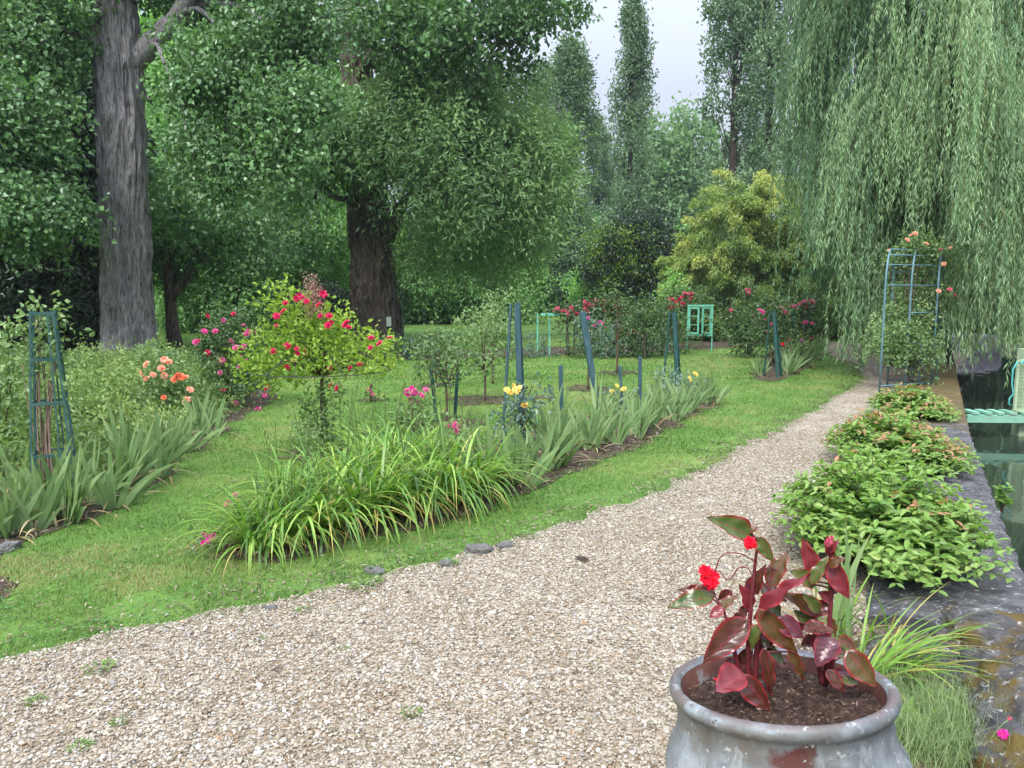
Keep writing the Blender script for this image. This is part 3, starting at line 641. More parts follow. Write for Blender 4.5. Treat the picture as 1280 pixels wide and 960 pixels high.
# --- generic broadleaf tree / bush
def tree(name, label, px, Y, clumps, mat, L, W, cat='tree', trunk_r=.2, trunk_top=None, bark=bark_dark, cov=1.3, per=12, droop=.25, kind='diamond', shell=.5, flat=.4, group=None, lean=0, v0=.5, upb=.1, base_px=None, spread=None):
    base = np.array((at(px if base_px is None else base_px, 400, Y)[0], Y, -.02))
    t = thing(name, label, cat, base, group)
    mb = MB(); cs = [np.array(at(x, y, Y + dy)) for x, y, dy, r in clumps]
    top = np.array(trunk_top) if trunk_top is not None else np.mean(cs, 0)
    pts = bez(base, (base + top) / 2 + np.array((lean, 0, 0)), top, 10)
    tube(mb, pts, np.linspace(trunk_r, trunk_r * .35, 10) * np.r_[1.25, 1.08, np.ones(8)], 12)
    for c in cs:
        k = rng.uniform(.3, .85); limb(mb, pts[int(k * 9)], c, trunk_r * .45, trunk_r * .12, -.05)
    mb.build('trunk', bark, t, base, smooth=True)
    mb = MB()
    for c, (x, y, dy, r) in zip(cs, clumps):
        r3 = np.broadcast_to(r, (3,)) if not np.isscalar(r) else np.array((r * 1.1, r, r * .85))
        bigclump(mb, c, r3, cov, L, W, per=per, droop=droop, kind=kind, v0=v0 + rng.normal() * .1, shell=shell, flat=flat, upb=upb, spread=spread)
    mb.build('crown', mat, t, base)
    return t
tree('slim_tree', 'slender leaning tree with a bare brown trunk right of the tall grey poplar', 210, 22.5, [(235, 280, 0, 1.1), (205, 250, .5, 1.0), (270, 300, .6, 1.1), (225, 330, 1, .8), (290, 260, 1, 1.1), (190, 300, 1.2, .9)], M_mid, .14, .09, trunk_r=.2, trunk_top=at(208, 270, 22.7), base_px=217, lean=-.12, bark=bark_brown)
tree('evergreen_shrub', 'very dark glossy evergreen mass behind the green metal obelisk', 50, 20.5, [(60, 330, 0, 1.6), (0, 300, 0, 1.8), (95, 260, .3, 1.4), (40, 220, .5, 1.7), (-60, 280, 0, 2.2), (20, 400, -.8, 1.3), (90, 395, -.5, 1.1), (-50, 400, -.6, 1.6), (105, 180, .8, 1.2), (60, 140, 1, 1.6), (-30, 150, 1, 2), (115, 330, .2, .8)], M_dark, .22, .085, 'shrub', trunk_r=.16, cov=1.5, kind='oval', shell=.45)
specs = [
 ('woodland_tree', 'mid green tree filling the gap between the grey poplar and the old tree', 300, 31, [(250, 330, 0, 1.9), (320, 310, 0, 2.0), (290, 250, 1, 2.2), (370, 290, 1, 1.7), (240, 250, 1, 2.0), (340, 200, 2, 2.3), (270, 180, 2, 2.3), (210, 200, 2, 2), (300, 370, -.5, 1.5), (230, 380, 0, 1.5)], M_mid, .2, .12),
 ('woodland_tree', 'brighter green leaved tree close left of the old tree trunk', 390, 36, [(390, 290, 0, 1.7), (360, 340, 0, 1.5), (410, 330, 0, 1.4), (350, 250, 1, 1.8), (400, 240, 1, 1.8), (430, 280, 1, 1.5)], M_bright, .22, .13),
 ('woodland_tree', 'tall tree with light through it put into bright leaves, high behind the grey poplar', 280, 40, [(230, 120, 0, 3), (300, 60, 0, 3.2), (350, 130, 0, 2.8), (180, 60, 0, 3), (260, 0, 0, 3.2), (400, 80, 1, 2.6), (120, 140, 2, 3), (60, 40, 2, 4), (340, -60, 0, 3.5), (440, 180, 3, 2.6)], M_bright, .3, .22),  # light through the crown is put into its bright leaf colour
 ('round_bush', 'dark rounded bush left of the old tree trunk', 400, 29.5, [(405, 378, 0, 1.0), (380, 388, 0, .8), (425, 385, .4, .8), (360, 395, 0, .6)], M_dark, .1, .06),
 ('spreading_tree', 'low wide dark green tree directly behind the old tree trunk', 560, 40, [(560, 350, 0, 2.2), (520, 340, 0, 2.0), (600, 345, 0, 2.2), (550, 375, -.5, 1.5), (605, 378, -.5, 1.3), (640, 365, 0, 1.6), (510, 385, 0, 1.2), (580, 310, 1, 2.0), (630, 320, 1.5, 1.8)], M_mid, .22, .10),
 ('woodland_tree', 'dark leaved tree with ivy between old tree and poplars', 600, 52, [(590, 260, 0, 2.6), (570, 310, 0, 2.6), (640, 300, 3, 2.6), (560, 240, 1, 2.6), (600, 360, 1, 2.4)], M_dark, .3, .2),
 ('woodland_tree', 'grey green tree left of the first lombardy poplar', 655, 56, [(660, 340, 0, 2.6), (690, 300, 0, 2.8), (640, 370, 0, 2.0), (680, 370, 0, 2.2), (720, 330, 1, 2.5), (650, 290, 2, 2.6), (710, 370, 1, 2)], M_mid, .3, .18),
 ('distant_tree', 'pale fresh green tree far off between two lombardy poplars', 835, 84, [(835, 180, 0, 4.0), (810, 210, 0, 3.6), (860, 200, 0, 3.6), (830, 240, 0, 4.2), (865, 245, 0, 3.5), (790, 250, 0, 3.5), (840, 280, 0, 4), (800, 290, 0, 3.5), (880, 290, 2, 4)], M_pale, .5, .36),
 ('round_bush', 'big round dark bush with bright top sprays beside the bamboo', 795, 37, [(790, 330, 0, 1.7), (765, 335, 0, 1.2), (820, 335, 0, 1.5), (800, 300, 0, 1.3), (790, 365, 0, 1.4), (835, 365, 0, 1.4), (760, 370, .3, 1.1), (815, 300, .5, 1.1), (835, 310, .5, 1.0)], M_dark, .17, .085),
 ('round_bush', 'light blue green bush at the left foot of the round dark bush', 750, 37.5, [(752, 350, 0, 1.0), (742, 370, 0, .9), (765, 372, -.4, .8), (735, 355, .6, .8)], M_bright, .17, .09),
 ('evergreen_shrub', 'black green shrub between bamboo and weeping willow', 1022, 27.5, [(1022, 370, 0, 1.1), (1050, 370, 0, 1.3), (1035, 330, .5, 1.1), (1060, 330, .5, 1.2), (1000, 398, -1.2, .6), (1040, 400, -.4, .8)], M_dark, .15, .08),
 ('evergreen_shrub', 'tall dark evergreen standing behind the hanging willow curtains', 1160, 29, [(1080, 330, 0, 2.0), (1140, 320, 0, 2.3), (1200, 330, 0, 2.3), (1270, 330, 0, 2.4), (1110, 250, 1, 2.3), (1180, 240, 1, 2.6), (1250, 240, 1, 2.6), (1330, 300, 0, 2.8), (1140, 170, 1, 2.4), (1230, 150, 1, 3), (1310, 180, 1, 3), (1100, 395, -.6, 1.2), (1200, 395, -.6, 1.4), (1290, 395, -.6, 1.5)], M_dark, .24, .11),
]
for nm, lb, px, Yt, cls, mt, L_, W_ in specs:
    tree(nm, lb, px, Yt, cls, mt, L_, W_, 'bush' if 'bush' in nm else ('shrub' if 'shrub' in nm else 'tree'), trunk_r=.14 if 'bush' in nm or 'shrub' in nm else .3, cov=1.35)
# bright new growth sprays on the dark round bush sit in its own crown
b_ = [o for o in bpy.data.objects if o.get('label', '').startswith('big round dark bush')][0]
mb = MB()
for k in range(70):
    x, y = rng.uniform(745, 840), rng.uniform(290, 372); c = at(x, y, 35.5 + .8 * rng.random() + abs(x - 790) / 60)
    clump(mb, c, (.45, .3, .12), .9, .17, .085, per=10, droop=.1, v0=.5, flat=.8)
mb.build('new_growth', leafmat('lime_leaf', [(.10, .18, .03), (.19, .30, .05), (.28, .40, .08)], trans=.35), b_, b_.location)

# --- lombardy poplars: one column grown once, copied with its own size
def lombardy():
    t = thing('lombardy_poplar', '', 'tree', (0, 0, 0), 'lombardy poplars behind the lawn')
    mb = MB(); H = 22.0
    tube(mb, [(0, 0, -.1), (.02, 0, 3), (-.03, .02, 8), (.03, 0, 14), (0, 0, H - 1)], [.36, .28, .24, .15, .02], 12)
    def R(z): s = z / H; return 2.0 * min(1, (s + .02) * 5) ** .6 * (1 - max(0, (s - .35) / .65) ** 1.6) ** .8
    fol = MB()
    for k in range(125):
        z = 1.2 + (H - 2.2) * rng.random() ** .85; a = rng.random() * 6.28; r = R(z) * rng.uniform(.3, 1.08)
        p = np.array((r * math.cos(a), r * math.sin(a), z)); q = np.array((.1 * math.cos(a), .1 * math.sin(a), max(.8, z - rng.uniform(1.5, 3))))
        if k % 2 == 0: limb(mb, q, p + (0, 0, .6), .05, .012, .12, n=6, sides=5)
        sz = rng.uniform(.28, .6)
        clump(fol, p, (sz * .8, sz * .8, sz * 2.0), 1.0, .21, .17, per=9, droop=-.25, v0=.5 + rng.normal() * .2, shell=.6, flat=.2, upb=.9, spread=.2)
    clump(fol, (0, 0, H - .9), (.3, .3, 1.2), 1.2, .24, .2, droop=-.2, upb=1)
    mb.build('trunk', bark_dark, t, smooth=True); fol.build('crown', M_lomb, t)
    return t
lp = lombardy()
for k, (x, top, Yp, w, lb) in enumerate(((712, 48, 54, 1.25, 'lombardy poplar nearest to the old tree, broad and slightly pale'), (785, -4, 50, .84, 'narrow lombardy poplar standing free against the open sky'),
        (910, -150, 46, .88, 'lombardy poplar at the right edge of the sky gap above the bamboo'), (952, -170, 48, .92, 'lombardy poplar half hidden by the weeping willow'), (680, 80, 66, 1.2, 'farther lombardy poplar peeping out left of the broad one'), (745, 150, 62, 1.1, 'short lombardy poplar between the broad one and the free standing one'))):
    p = at(x, 380, Yp); top_z = at(x, top, Yp)[2]; s = top_z / 22.0
    loc = (p[0], Yp, 0)
    if k == 0: lp.location = loc; lp.scale = (w * s * 1.0, w * s, s); lp['label'] = lb
    else: copy_tree(lp, loc, k * 1.3, (w * s, w * s, s), lb)

# --- bamboo
Y = 27.0; base = np.array((at(935, 400, Y)[0], Y, 0))
t = thing('bamboo_clump', 'big yellow green bamboo mound with arching plumes beside the weeping willow', 'bamboo', base)
mb = MB(); st = MB()
cx, rx, rz_ = base[0], 3.35, 6.2
for k in range(250):
    d = rdirs(1)[0]; d[2] = abs(d[2]); d[1] = -abs(d[1]) if rng.random() < .75 else d[1]
    d = unit(d); sc = rng.uniform(.74, 1.0)
    tip = base + np.array((d[0] * rx, d[1] * 2.6, .5 + d[2] * (rz_ - .9))) * sc
    out_ = unit(np.array((d[0], d[1], 0)) + 1e-6)
    a = tip - out_ * rng.uniform(.3, .7) + np.array((0, 0, rng.uniform(-1.1, -.5))); e_ = tip + out_ * rng.uniform(.25, .6) + np.array((0, 0, rng.uniform(-.35, .25)))
    cv = bez(a, tip + np.array((0, 0, .35)), e_, 14)
    m_ = 26; th_ = np.repeat(np.linspace(.17, .05, 14), m_)[:, None]
    cv = np.repeat(cv, m_, 0) + rng.normal(size=(14 * m_, 3)) * th_
    n = len(cv); D = rdirs(n) * .6 + out_ * .75 + (0, 0, .1); D[:, 2] -= rng.uniform(.1, .6, n)
    Nn = rdirs(n) * .5; Nn[:, 2] += .7
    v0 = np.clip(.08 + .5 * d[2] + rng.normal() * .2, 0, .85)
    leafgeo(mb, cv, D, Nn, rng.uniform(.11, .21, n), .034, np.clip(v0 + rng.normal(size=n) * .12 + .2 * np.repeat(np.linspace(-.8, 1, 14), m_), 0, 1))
    if k < 70: tube(st, bez(base + rng.normal(size=3) * (.5, .5, 0), base + (tip - base) * (.35, .35, .9), a, 8), [.02] * 6 + [.012, .006], 5)
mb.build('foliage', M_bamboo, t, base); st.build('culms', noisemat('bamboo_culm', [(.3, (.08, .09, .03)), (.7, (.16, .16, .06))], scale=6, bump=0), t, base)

# --- weeping willow
rng_keep = rng; rng = np.random.default_rng(23)
Y = 16.5; base = np.array((at(1152, 430, Y)[0], Y, -.05))
t = thing('weeping_willow', 'huge weeping willow with long curtains of leaves hanging over the water', 'tree', base)
mb = MB(); fol = MB(); tw = MB()
top = base + np.array((.7, .6, 7.5))
big_trunk(mb, [base, base + (.15, 0, 1.5), base + (.4, .2, 3.5), base + (.6, .5, 6), top], [.42, .38, .34, .28, .16], amp=.07, seed=5, flare=.4, flare_h=.6)
def yend(x): return float(np.interp(x, [955, 985, 1020, 1045, 1070, 1095, 1130, 1170, 1215, 1260, 1300, 1360], [195, 255, 265, 325, 385, 425, 430, 415, 418, 440, 435, 430]))
heads = []
for k in range(120):
    x = rng.uniform(1032, 1420); Yh = rng.uniform(14.5, 20.5)
    if x < 1060 and Yh < 14: Yh = rng.uniform(14, 19)
    y0 = rng.uniform(-330, 330) if x > 1060 else rng.uniform(-260, 150)
    if abs(x - 1140) < 70: Yh = max(Yh, 14.6)
    if 12.6 < Yh < 16 and abs(x - 1195) < 45 and y0 > 150: continue
    heads.append((x, y0, Yh, yend(x) + rng.normal() * 30))
for k in range(46): heads.append((rng.uniform(1105, 1400), rng.uniform(-300, 60), rng.uniform(13.4, 15.5), rng.uniform(120, 380)))
for k in range(44):   # the fuller left flank of the crown
    x = rng.uniform(1022, 1120); heads.append((x, rng.uniform(-280, 130), rng.uniform(15.0, 18.5), yend(x) - 10 + rng.normal() * 22))
for q in ((1172, 130, 14.9, 340), (1166, 190, 15.0, 385), (1168, 95, 13.9, 325), (1150, 70, 14, 250), (1225, 30, 12.6, 300), (1238, 130, 12.8, 400), (1110, 190, 14.6, 350), (1098, 320, 14.4, 428), (1070, 250, 14, 330), (1050, 230, 14.5, 320), (1200, 260, 13.6, 420), (1270, 120, 12.6, 400), (1120, 60, 14.4, 220), (1265, 330, 13, 450), (1210, 340, 13.4, 440), (1080, 130, 14, 300), (1096, 350, 14.8, 430), (1130, 300, 15.2, 430)): heads += [q, (q[0] + 7, q[1] + 26, q[2] + .2, q[3] - 24), (q[0] - 8, q[1] + 14, q[2] + .1, q[3] - 40)]
for (x, y0, Yh, ye) in heads:
    h = np.array(at(x, y0, Yh)); zend = max(.25, at(x, ye, Yh)[2])
    if h[2] < zend + .5: continue
    outw = unit(np.array((h[0] - top[0], h[1] - top[1], 0)))
    ns = int(rng.integers(16, 32)); v0 = rng.uniform(.5, .95) if h[1] < 14.5 else rng.uniform(.05, .6)  # near plumes lighter, far ones darker: the shaded interior is put into leaf colour
    pl_len = rng.uniform(2.0, 4.2)
    if rng.random() < .4: limb(mb, top + (h - top) * .05 - np.array((0, 0, rng.uniform(0, 3))), h, .09, .015, .18, n=8, sides=6)
    sway = rng.normal(size=2) * .10
    for s in range(ns):
        b = h + np.array((*(rng.normal(size=2) * .15), rng.normal() * .4)) + outw * rng.uniform(-.2, .2)
        ln = min(pl_len * rng.uniform(.35, 1.15), b[2] - zend + rng.uniform(0, .6))
        if ln < .4: continue
        m = max(8, int(ln * 27)); u = np.sort(np.clip(np.linspace(0, 1, m) + rng.normal(size=m) * .02, 0, 1)); sw = sway + rng.normal(size=2) * .06; oc = rng.uniform(.3, .75)
        ph = rng.random() * 6.28
        c = b + np.stack([outw[0] * oc * (1 - (1 - np.minimum(u * ln, 1)) ** 2) + sw[0] * u * ln * .5 + .05 * np.sin(u * ln * 3 + ph), outw[1] * oc * (1 - (1 - np.minimum(u * ln, 1)) ** 2) + sw[1] * u * ln * .5 + .05 * np.cos(u * ln * 2.3 + ph), -u * ln + .3 * oc * np.sin(np.minimum(u * ln * 2, 1.57))], 1)
        a = rng.random(m) * 6.28; D = np.stack([np.cos(a) * .42, np.sin(a) * .42, -np.ones(m) + rng.normal(size=m) * .25], 1)
        leafgeo(fol, c, D, rdirs(m) + (0, -.3, .5), rng.uniform(.08, .16, m), .020, np.clip(v0 + rng.normal(size=m) * .16 + .1 * (u - .5), 0, 1), fold=.1)
        if s % 2 == 0: tube(tw, c[:: max(1, m // 7)], .004, 3, cap=False)
mb.build('trunk', bark_dark, t, base, smooth=True); fol.build('foliage', M_weep, t, base)
tw.build('hanging_twigs', noisemat('willow_twig', [(.3, (.12, .13, .05)), (.7, (.2, .19, .08))], scale=5, bump=0), t, base)

rng = rng_keep
# --- far wood that closes the view (reads as one mass)
mb = MB()
for k in range(150):
    x = rng.uniform(-75, 85); Yw = rng.uniform(72, 96)
    if -4 < x - .02 * Yw < 3 and rng.random() < .6: Yw += 14
    h = rng.uniform(6, 11) if x / Yw < .02 else rng.uniform(3, 7)
    for j in range(2): clump(mb, (x + rng.normal() * 1.5, Yw, h * (.3 + .42 * j)), (2.9, 2.2, h * .36), .8, .75, .5, per=9, v0=rng.uniform(.2, .8), shell=.4)
tag(mb.build('distant_woodland', M_mid), kind='stuff')
mb = MB()
for k in range(55):
    x = rng.uniform(-60, -12); Yw = rng.uniform(34, 50)
    h = rng.uniform(5, 12)
    for j in range(3): clump(mb, (x + rng.normal() * 1.5, Yw, h * (.2 + .3 * j)), (2.8, 2.2, h * .26), .8, .5, .33, per=9, v0=rng.uniform(.2, .7), shell=.4)
tag(mb.build('woodland_behind_evergreens', M_mid), kind='stuff')
# ------------------------------------------------------------------ garden: frames, roses, irises, daylilies
GREEN_WOOD = noisemat('blue_green_paint', [(.3, (.022, .058, .066)), (.55, (.042, .095, .108)), (.75, (.08, .140, .155))], scale=9, stretch=(3, 3, .5), rough=.6, bump=.3, second=[((.13, .19, .20), 6.0, .6, .75)])
GREEN_DARK = noisemat('dark_green_paint', [(.3, (.010, .045, .040)), (.7, (.025, .085, .075))], scale=9, stretch=(3, 3, .5), rough=.55, bump=.2)
GREEN_METAL = noisemat('green_metal', [(.3, (.018, .060, .055)), (.7, (.045, .11, .10))], scale=12, rough=.5, bump=.15)
GREEN_LIGHT = noisemat('sea_green_paint', [(.3, (.10, .36, .25)), (.7, (.16, .46, .33))], scale=7, rough=.5, bump=.15)
IRON = noisemat('dark_iron', [(.3, (.015, .022, .02)), (.7, (.04, .05, .045))], scale=10, rough=.6, bump=.1)
M_rose = leafmat('rose_leaf', [(.030, .062, .022), (.060, .110, .038), (.105, .165, .060)], trans=.28, rough=.4, spec=.45, gain=1.35)
M_roselime = leafmat('rose_leaf_lime', [(.12, .21, .028), (.24, .37, .045), (.40, .52, .09)], trans=.4, rough=.45)
M_rosepale = leafmat('rose_leaf_pale', [(.060, .105, .040), (.105, .165, .062), (.17, .235, .10)], trans=.33, rough=.45, gain=1.7)
M_glauc = leafmat('rose_leaf_bluish', [(.055, .105, .075), (.10, .165, .12), (.16, .23, .17)], trans=.25, rough=.4, gain=1.35)
M_cover = leafmat('bed_cover_leaf', [(.055, .100, .028), (.105, .165, .048), (.19, .25, .085)], trans=.35, rough=.5, gain=1.6)
M_iris = leafmat('iris_blade', [(.095, .165, .065), (.165, .255, .105), (.26, .35, .17)], trans=.3, rough=.42, tipcol=((.36, .32, .12), .9), gain=1.2)
M_iris_dry = leafmat('iris_blade_dry', [(.22, .15, .06), (.34, .26, .12), (.42, .36, .2)], trans=.2, rough=.7)
M_lily = leafmat('daylily_blade', [(.040, .105, .016), (.115, .235, .030), (.27, .40, .075)], trans=.35, rough=.36, spec=.45, tipcol=((.45, .38, .10), .88), gain=1.2)
M_lily_dry = leafmat('daylily_blade_yellow', [(.30, .20, .07), (.46, .38, .10), (.50, .46, .14)], trans=.3, rough=.6)
def petalmat(name, a, b, c): return leafmat(name, [a, b, c], trans=.3, rough=.5, spec=.25, tint=(1.2, .9, .9))
P_hot = petalmat('petal_hot_pink', (.50, .012, .075), (.68, .03, .13), (.80, .12, .25))
P_pink = petalmat('petal_pink', (.55, .05, .22), (.72, .13, .36), (.85, .35, .55))
P_rosy = petalmat('petal_rosy', (.48, .06, .11), (.66, .14, .22), (.78, .35, .38))
P_peach = petalmat('petal_peach', (.82, .34, .20), (.88, .50, .34), (.90, .66, .50))
P_orange = petalmat('petal_orange', (.80, .20, .08), (.85, .30, .15), (.88, .45, .28))
P_yellow = petalmat('petal_yellow', (.84, .66, .10), (.90, .76, .22), (.92, .84, .42))
P_white = petalmat('petal_white', (.62, .58, .60), (.75, .72, .74), (.8, .78, .78))
P_red = petalmat('petal_red', (.60, .005, .015), (.78, .012, .04), (.85, .04, .10))
P_mag = petalmat('petal_magenta', (.60, .015, .28), (.75, .03, .38), (.85, .15, .50))
P_purple = petalmat('petal_purple', (.25, .03, .20), (.38, .07, .32), (.5, .2, .45))

_bl = {}
def bloom_mesh(mat):
    """one double bloom of unit diameter facing +Z; its data is shared by all copies"""
    if mat.name in _bl: return _bl[mat.name]
    mb = MB(); r_ = np.random.default_rng(4)
    for ring, (n, rad, el, L_, W_) in enumerate(((7, .04, .25, .46, .38), (6, .03, .62, .40, .34), (5, .02, .98, .33, .28), (4, .01, 1.3, .28, .2))):
        a = np.arange(n) / n * 6.28 + ring * .5 + r_.normal(size=n) * .12; e_ = el + r_.normal(size=n) * .12
        D = np.stack([np.cos(a) * np.cos(e_), np.sin(a) * np.cos(e_), np.sin(e_)], 1)
        Nn = np.stack([-np.cos(a) * np.sin(e_), -np.sin(a) * np.sin(e_), np.cos(e_)], 1)
        leafgeo(mb, np.stack([np.cos(a) * rad, np.sin(a) * rad, np.full(n, .0)], 1), D, Nn, L_, W_ * 1.15, np.clip(.35 + .12 * ring + r_.normal(size=n) * .2, 0, 1), 'oval', fold=.22)
    o = mb.build('flower', mat); me = o.data; bpy.data.objects.remove(o); _bl[mat.name] = me
    return me
def add_flowers(t, spots, mat, size, name='flower', face=None):
    loc = Vector(t.location)
    for p in spots:
        o = bpy.data.objects.new(name, bloom_mesh(mat if not isinstance(mat, list) else mat[rng.integers(len(mat))])); COL.objects.link(o); o.parent = t
        o.location = Vector(p) - loc
        d = Vector((0 - p[0] * .05 + rng.normal() * .5, -.75 + rng.normal() * .3, .55 + rng.normal() * .3)).normalized() if face is None else Vector(face)
        o.rotation_mode = 'QUATERNION'; o.rotation_quaternion = d.to_track_quat('Z', 'Y')
        s = size * rng.uniform(.75, 1.2); o.scale = (s, s, s * rng.uniform(.8, 1.1))
def rose(name, label, base_px, clumps, mat, flowers=(), fmat=None, fsize=.08, L=.055, W=.036, stem=.010, cov=1.0, nst=1, cat='rose', group=None, per=7, shell=.7, Y=None, fdy=None, bark=bark_twig, droop=.15, upb=.2, trunk=None, fade=None):
    """Rose: stems from the base to each clump (px, py, dy, r metres), leaves, blooms at pixels placed at the bush's own depth."""
    b = np.array(G(*base_px)) if Y is None else np.array((at(base_px[0], base_px[1], Y)[0], Y, 0.)); Yb = b[1]
    t = thing(name, label, cat, b, group)
    mb = MB(); lf = MB()
    cs = [np.array(at(x, y, Yb + dy)) for x, y, dy, r in clumps]
    hub = b + (0, 0, .08)
    if trunk:
        hub = np.array(at(trunk[0], trunk[1], Yb)); pts = bez(b, (b + hub) / 2 + rng.normal(size=3) * .02, hub, 8)
        tube(mb, pts, np.linspace(stem * 1.6, stem * 1.2, 8), 7)
    for c, (x, y, dy, r) in zip(cs, clumps):
        rr = float(np.min(r))
        for k in range(nst):
            e_ = c + rng.normal(size=3) * rr * .5; p0 = hub + rng.normal(size=3) * (.03, .03, 0.0)
            tube(mb, bez(p0, (p0 * .45 + e_ * .55) + np.array((0, 0, .12 * np.linalg.norm(e_ - p0))) + rng.normal(size=3) * .04, e_, 7), np.linspace(stem, stem * .4, 7), 5)
        r3 = np.broadcast_to(r, (3,)) if not np.isscalar(r) else np.array((r * 1.1, r, r * .9))
        clump(lf, c, r3, cov, L, W, per=per, kind='oval' if Yb < 13 else 'diamond', v0=.5 + rng.normal() * .1, shell=shell, flat=.4, droop=droop, upb=upb, spread=L * .8)
    mb.build('stem', bark, t, b, smooth=True); lf.build('foliage', mat, t, b)
    if len(flowers):
        fd = fdy if fdy is not None else -.8 * float(np.mean([np.mean(r) for *_, r in clumps]))
        add_flowers(t, [at(x, y, Yb + fd + rng.normal() * .06) for x, y in flowers], fmat, fsize)
    return t

# --- square metal obelisk in the left bed
Yo = 5.55; b = np.array((at(72, 640, Yo)[0], Yo, 0)); rz = math.radians(24)
t = thing('obelisk', 'tapered blue green square plant obelisk with cross bars in the left flower bed', 'plant support', b, rz=rz)
H = 1.47; w0, w1 = .145, .07
def ob_w(z): return w0 + (w1 - w0) * z / H
for sx in (-1, 1):
    for sy in (-1, 1):
        mb = MB(); bar(mb, (sx * w0, sy * w0, 0), (sx * w1, sy * w1, H), .014, .014, (1, 0, 0)); mb.build('leg', GREEN_METAL, t)
for z in (.42, .80, 1.12, H - .02):
    w = ob_w(z); mb = MB()
    for p, q in (((-w, -w), (w, -w)), ((w, -w), (w, w)), ((w, w), (-w, w)), ((-w, w), (-w, -w))): bar(mb, (*p, z), (*q, z), .02, .012, (0, 0, 1))
    mb.build('cross_bar', GREEN_METAL, t)
for s, ax in ((-1, 0), (1, 0), (-1, 1), (1, 1)):
    mb = MB(); p = [0, 0, 0]; q = [0, 0, H]; p[ax] = s * w0; q[ax] = s * w1; o_ = 1 - ax; p[o_] = w0 * .45; q[o_] = w1 * .5
    bar(mb, p, q, .011, .011, (1, 0, 0)); mb.build('upright', GREEN_METAL, t)

# --- wooden rose tripods and stakes
def tripod(label, top_px, base_px, spread, w, mat, n=3, rot=.4):
    b = np.array(G(*base_px)); top = at(top_px[0], top_px[1], b[1]); H = top[2]
    t = thing('rose_tripod', label, 'plant support', b, 'wooden rose tripods')
    off = np.array((top[0] - b[0], 0, 0))
    for k in range(n):
        a = rot + k * 2 * math.pi / n; d = np.array((math.cos(a), math.sin(a), 0)); mb = MB()
        bar(mb, d * spread - (0, 0, .05), off + d * .045 + (0, 0, H - .012 * k), w, w * .45, (-d[1], d[0], 0)); mb.build('leg', mat, t)
    mb = MB(); lathe(mb, [(.001, 0), (.02, 0), (.02, .02), (.001, .02)], off + (0, 0, H * .965), 8); mb.build('tie', IRON, t)
    return t
tripod('tall weathered blue green plank tripod behind the daylilies with yellow roses at its foot', (644, 378), (645, 556), .15, .05, GREEN_WOOD, 3, .9)
tripod('dark green plank tripod at the far end of the long iris row', (841, 389), (842, 492), .18, .06, GREEN_DARK, 3, .7)
tripod('slim dark green tripod at the near end of the right flower bed', (966, 388), (968, 471), .2, .05, GREEN_DARK, 3, .5)
def stake(label, tp, bp, w=.045, mat=GREEN_WOOD):
    b = np.array(G(*bp)); top = at(tp[0], tp[1], b[1]); mb = MB()
    bar(mb, b - (0, 0, .05), top, w, w * .7, (1, .2, 0)); lathe(mb, [(.001, 0), (w * .3, 0), (.001, .012)], top - (0, 0, .001), 6)
    o = mb.build('garden_stake', mat, origin=b); tag(o, label, 'stake', 'stakes among the irises')
stake('short straight blue green stake next right of the tall plank tripod', (701, 457), (702, 540))
stake('long leaning blue green plank rising out of the irises', (728, 390), (750, 524), .075)
stake('thin short stake beside the single yellow rose', (775, 458), (777, 520), .04)
stake('upright stake right of the yellow rose, before the dark tripod', (800, 446), (800, 512), .045)
stake('left of two dark stakes tilting apart round a leafy standard stem', (538, 458), (547, 528), .04, GREEN_DARK)
stake('right of two dark stakes tilting apart round a leafy standard stem', (572, 466), (568, 524), .04, GREEN_DARK)

# --- iris clumps: three grown, the rest copied
def iris(nb, L0, seedv, side=.0):
    t = thing('iris_clump', '', 'iris')
    mb = MB(); dry = MB()
    nf = max(3, nb // 6)
    for k in range(nf):
        a = rng.random() * 6.28; c = np.array((math.cos(a), math.sin(a), 0)) * rng.uniform(0, .21); n = rng.integers(5, 9)
        fa = rng.random() * 6.28; s = np.linspace(-1, 1, n) + rng.normal(size=n) * .1
        az = np.where(s > 0, fa, fa + math.pi); B = c + np.stack([np.cos(fa) * s * .03, np.sin(fa) * s * .03, np.full(n, -.01)], 1)
        tiltx = rng.normal() * .12 + side
        blades(mb, B, az + rng.normal(size=n) * .12, L0 * rng.uniform(.6, 1.12, n) * (1 - .18 * np.abs(s)), rng.uniform(.030, .050, n), np.abs(s) * .42 + .05 + rng.random(n) * .1, rng.uniform(.0, .55, n) * (.3 + np.abs(s)), np.clip(.48 + rng.normal(size=n) * .27, 0, 1), seg=7, fan=True, power=2)
        q = rng.integers(1, 4)
        blades(dry, np.repeat(c[None], q, 0) + rng.normal(size=(q, 3)) * (.03, .03, 0), rng.random(q) * 6.28, L0 * rng.uniform(.5, .8, q), .022, rng.uniform(.5, 1.1, q), rng.uniform(.5, 1.5, q), rng.random(q), seg=6, fan=False)
    mb.build('blades', M_iris, t); dry.build('dry_blades', M_iris_dry, t)
    return t
I = [iris(38, .60, 1), iris(28, .68, 2), iris(44, .54, 3), iris(24, .64, 4)]
used = set()
def place_iris(k, px, py, s, label, group, rz=None):
    c = G(px, py); rz = rng.random() * 6.28 if rz is None else rz
    if k not in used:
        used.add(k); o = I[k]; o.location = tuple(c); o.rotation_euler.z = rz; o.scale = (s, s, s); o['label'] = label; o['group'] = group
    else: o = copy_tree(I[k], c, rz, s, label, group)
    M = Matrix.Rotation(rng.uniform(.02, .28), 4, 'Y')   # the rows lean a little towards the path
    o.rotation_euler = (M @ Matrix.Rotation(rz, 4, 'Z')).to_euler()
gl = 'irises along the left flower bed'
